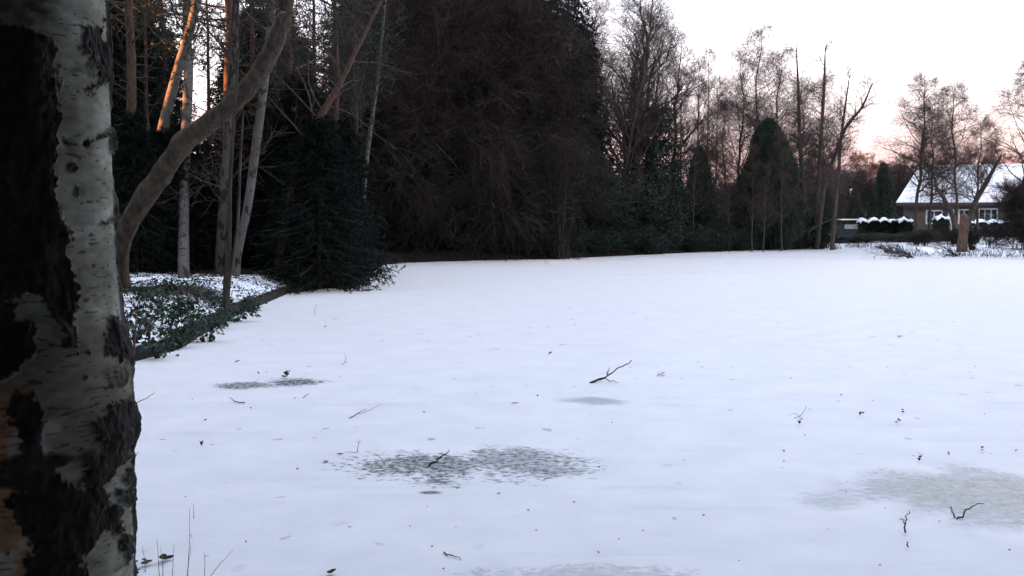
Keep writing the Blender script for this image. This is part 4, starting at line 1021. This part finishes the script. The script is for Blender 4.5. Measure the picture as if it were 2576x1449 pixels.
leaf(507,1123,13,'black leaf standing on edge in the empty snow near the birch',2.6,1,rz=.9)
leaf(392,1420,66,'long black curled leaf lying among the dry grass stems',.4,3,rz=.5,wf=.5)
leaf(350,1442,34,'dark leaf at the foot of the birch, at the lower border',.5,2)
leaf(830,1446,40,'dark leaf cut off by the lower border of the picture',.6,2)
leaf(340,1418,22,'small dark leaf between the birch and the long curled leaf',.5,1)
leaf(363,1412,18,'flat dark leaf touching the tip of the long curled leaf',.3,1)
leaf(1507,1178,11,'small brown leaf at the thin end of the large ice patch',.7)
leaf(818,824,8,'small leaf on the snow just beyond the bank brambles',.9)
leaf(1770,1300,8,'tiny dark leaf alone in the lower middle of the snow',1.2)
leaf(650,942,9,'small dark leaf beside the round black clod',1.2)
leaf(600,912,14,'curled leaf on the snow near the bank corner',.9,2)
leaf(1352,998,9,'small leaf near the tip of the small grey ice oval',.9)
leaf(1384,893,12,'crumpled leaf far out beyond the slanting branch',1.4,2)
leaf(856,1144,20,'flat dark leaf at the near corner of the large ice patch',.25)
leaf(820,1163,20,'flat dark leaf lying outermost beside the large ice patch',.2)
leaf(1295,1016,22,'long flat leaf on the snow before the small grey ice oval',.25,1,rz=.2,wf=.3)
sc = 0
while sc < 46:
    v = 840 + 600*rng.random()**.8; u = rng.uniform(350, 2560)
    b = on_ground(u, v, 0)
    if sdist(np.array([b[0]]), np.array([b[1]]))[0] > -.3: continue
    leaf(u, v, rng.uniform(5, 11), 'tiny withered leaf scrap lying flat on the open snow', rng.uniform(.1, .8), 1, 'leaf_scrap', 'leaf scrap', 'leaf scraps on the snow'); sc += 1

# brushwood lying on the ice below the gardens
def brush(label, u, v, Y, a0, a1, L, n):
    b = on_ground(u, v, 0); root = thing('brushwood', label, 'branch', (b[0], b[1], 0), 'brushwood on the ice')
    a = np.linspace(a0, a1, n); s = np.linspace(0, 1, 8)[None]
    Lr = L*(.6+.5*rng.random(n))[:, None]
    Pp = np.stack([np.cos(a)[:, None]*Lr*s, .5*np.sin(a*1.7)[:, None]*Lr*s, .04 + np.abs(np.sin(a))[:, None]*Lr*(s*.9-.25*s*s)], -1); Pp[:, 2:] += rng.normal(size=Pp[:, 2:].shape)*.04
    Rr = np.full((n, 1), .028)*np.linspace(1, .25, 8)[None]; g = G(); tubes(g, Pp, Rr, 5); g.obj('stem', M_STICK, root)
    S, Sr = spawn(Pp, Rr, 7, .2, 1, lambda t, l: l*.4, .7, 4, .1, .15, .6, .008); h = G(); tubes(h, S, Sr, 3)
    S2, Sr2 = spawn(S, Sr, 4, .2, 1, lambda t, l: l*.5, .7, 3, .1, .15, .6, .006); tubes(h, S2, Sr2, 3); h.obj('side_twig', M_TWIG, root)
brush('fan of dead brushwood lying on the ice in front of the garden bank', 2298, 650, 49, 2.55, 3.05, 2.1, 7)
brush('dead branches reaching over the ice from the weathered stump', 2410, 646, 49, 2.5, 3.1, 1.7, 6)

# ================================================================== unseen trees added to shade the ice and block low sun
P_OVER = conifer('unseen_shade_pine', 'pine tree', 19, 7.2, .24, 1.5, M_PINEN, .12, .42, .3, .05, .55, .45, mult=6)  # out of view, added to darken the near ice from overhead
for (x, y) in [(-6.0,1.6),(-1.9,.7),(3.0,.9),(7.5,1.8),(12,3.0),(17,5.2)]:
    put(P_OVER, (x, y, gz(x, y)), rng.random()*6, 1, 'unseen tall pine added so its high boughs shade the near ice', 'unseen pines shading the near ice')
shade = dict(label='unseen tall dark conifer added to shade the ice and block low sun', group='unseen shade conifers')
for (x, y, k, s) in [(-16.3,-8.9,0,1.97),(-12.2,-8.9,1,1.97),(-7.1,-8.2,0,2.08),(-3.7,-8.5,1,1.93),(0.4,-8.9,0,1.91),(5.5,-8.2,1,2.1),(9.6,-8.8,0,1.94),(13.6,-7.3,1,2.11),(18.1,-5.3,0,2.03),(22,-2.5,1,1.9),(26,-0.5,0,2.14),(30.6,2.7,1,1.94),(-14.1,-11.9,0,2.44),(-10,-12,1,2.27),(-6.1,-12.1,0,2.18),(-2.2,-11.7,1,2.13),(1.7,-11.9,0,2.22),(6.4,-12,1,2.24),(11.2,-12.3,0,2.27),(14.4,-10.4,1,2.22),(18.8,-7.7,0,2.23),(23.3,-4.8,1,2.15),(26.9,-3.3,0,2.4),(31.7,-0.4,1,2.24),(-10.5,4,0,1.8),(-12,9,1,1.8),(-10.5,-1,0,1.8),(31,11,0,2),(33,15,1,2)]:  # unseen rows added around the camera to shade the near snow
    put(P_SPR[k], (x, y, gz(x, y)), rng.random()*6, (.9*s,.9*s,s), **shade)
for (x, y, k, s) in [(-28,31.0,0,2.0),(-31,38,1,2.0),(-33,41.5,0,2.0),(-30,45,1,2.0),(-17,12,0,1.1),(-20,18,1,1.1),(-24,24,0,1.2),(-28,23.0,1,1.5),(-15,0,0,1.8),(-17,3.5,1,1.8),(-19,-3,0,1.8),(-20.5,6.5,1,1.8),(-22,1.5,0,1.8),(-15,-4.5,1,1.8),(-18,9.5,0,1.8),(-24,18.6,0,1.7),(-21,22,1,1.7),(-27,15.5,1,1.8),(-26,11,0,1.8),(-25,-3,1,1.8),(-27,5,0,1.8),(-20,-8,1,1.8),(-23,31.2,0,1.5),(-28,26.9,0,.40),(-27,35.7,1,1.4),(-37,29.6,0,1.5),(-36,42,1,1.5),(-34,48,0,1.5),(-38,60,1,1.5),(-36,22,1,1.5),(-27,36.5,0,1.2),(-28,41,1,1.2),(-34,33.5,0,1.5),(-30,47,0,1.2),(-34,54,1,1.2),(-21,10,1,1.2),(-16,7,0,1.2),(-22,15,0,1.3),(-25,20,1,1.3),(-28,12,0,1.3),(-29,16,1,1.3)]:  # unseen blockers added against low sun, leaving a gap for the birch
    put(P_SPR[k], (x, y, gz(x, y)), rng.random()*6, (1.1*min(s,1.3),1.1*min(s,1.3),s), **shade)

for q in range(19):  # hidden row added to keep low sun off the house and gardens
    x, y = -6 + 3*rng.random(), 64 + 4*q
    put(P_SPR[q % 2], (x, y, gz(x, y)), rng.random()*6, (1.4,1.4,1.4), **deep)

for q in range(9):  # second hidden row, added to close gaps in the house's shade
    x, y = -10.5 + 2*rng.random(), 62 + 4*q
    put(P_SPR[q % 2], (x, y, gz(x, y)), rng.random()*6, (1.4,1.4,1.4), **deep)

# dead grass and reeds along the shaded shoreline
def reeds():
    a, b = shore[13:29], shore[14:30]; n = 5200
    k = rng.integers(0, len(a), n); t = rng.random((n, 1)); p = a[k]*(1-t) + b[k]*t + rng.normal(size=(n, 2))*[.25, .35]
    keep = fbm(p[:, 0]*.8, p[:, 1]*.8, p[:, 0]*0+2, 3) > .44; p = p[keep]; n = len(p)
    z = np.maximum(ground_z(p[:, 0], p[:, 1]), 0) - .02
    g = G(); cards(g, np.column_stack([p, z]), np.stack([rng.normal(size=n)*.45, rng.normal(size=n)*.45, .5 + rng.random(n)], 1), .36, .012, .15)
    props(g.obj('reeds', M_BROWN), 'dead grass and reeds fringing the dark far shore', 'reeds', None, 'stuff')
reeds()

# ================================================================== light, sky, camera
SUN_EL, SUN_AZ = math.radians(5.0), math.radians(-100)     # azimuth clockwise from the view direction
w = bpy.data.worlds.new('World'); bpy.context.scene.world = w; w.use_nodes = True
nt = w.node_tree; bg = nt.nodes['Background']
sky = nt.nodes.new('ShaderNodeTexSky'); sky.sky_type = 'NISHITA'; sky.sun_disc = False
sky.sun_elevation = SUN_EL; sky.sun_rotation = SUN_AZ; sky.air_density = 1.0; sky.dust_density = 2.0; sky.ozone_density = 1.0
veil = nt.nodes.new('ShaderNodeMix'); veil.data_type = 'RGBA'; veil.inputs[0].default_value = .7   # thin even high cloud over the clear sky
tcw = nt.nodes.new('ShaderNodeTexCoord'); sx = nt.nodes.new('ShaderNodeSeparateXYZ'); nt.links.new(tcw.outputs['Generated'], sx.inputs[0])
vr = nt.nodes.new('ShaderNodeValToRGB'); nt.links.new(sx.outputs['Z'], vr.inputs['Fac'])          # rosy dawn light low down, cooler overhead
vr.color_ramp.elements[0].position = .055; vr.color_ramp.elements[0].color = (1.25, .66, .98, 1)
ve = vr.color_ramp.elements.new(.15); ve.color = (2.1, 1.7, 1.9, 1)
vr.color_ramp.elements[2].position = .30; vr.color_ramp.elements[2].color = (1.85, 1.95, 2.35, 1)
nt.links.new(vr.outputs['Color'], veil.inputs[7])
nt.links.new(sky.outputs['Color'], veil.inputs[6]); nt.links.new(veil.outputs[2], bg.inputs['Color']); bg.inputs['Strength'].default_value = .15
sl = bpy.data.lights.new('sun', 'SUN'); sl.energy = 5.0; sl.angle = math.radians(.5); sl.color = (1, .36, .11)
so = bpy.data.objects.new('sun', sl); C.objects.link(so); so.location = (-40, 5, 30)
so.rotation_euler = (PI/2 - SUN_EL, 0, PI - SUN_AZ)
import mathutils
d = mathutils.Vector((math.sin(SUN_AZ)*math.cos(SUN_EL), math.cos(SUN_AZ)*math.cos(SUN_EL), math.sin(SUN_EL)))
so.rotation_euler = d.to_track_quat('Z', 'Y').to_euler()

cd = bpy.data.cameras.new('camera'); cd.sensor_width = 36; cd.lens = 36*F_PX/2576; cd.clip_start = .05; cd.clip_end = 9000
co = bpy.data.objects.new('camera', cd); C.objects.link(co); co.location = (0, 0, CAM_Z); co.rotation_euler = (PI/2 - PITCH, 0, 0)
S = bpy.context.scene; S.camera = co
S.view_settings.view_transform = 'Standard'; S.view_settings.look = 'None'; S.view_settings.gamma = 1.0
S.view_settings.exposure = 3.02
S.render.engine = 'CYCLES'; S.cycles.max_bounces = 4; S.cycles.diffuse_bounces = 2; S.cycles.glossy_bounces = 2
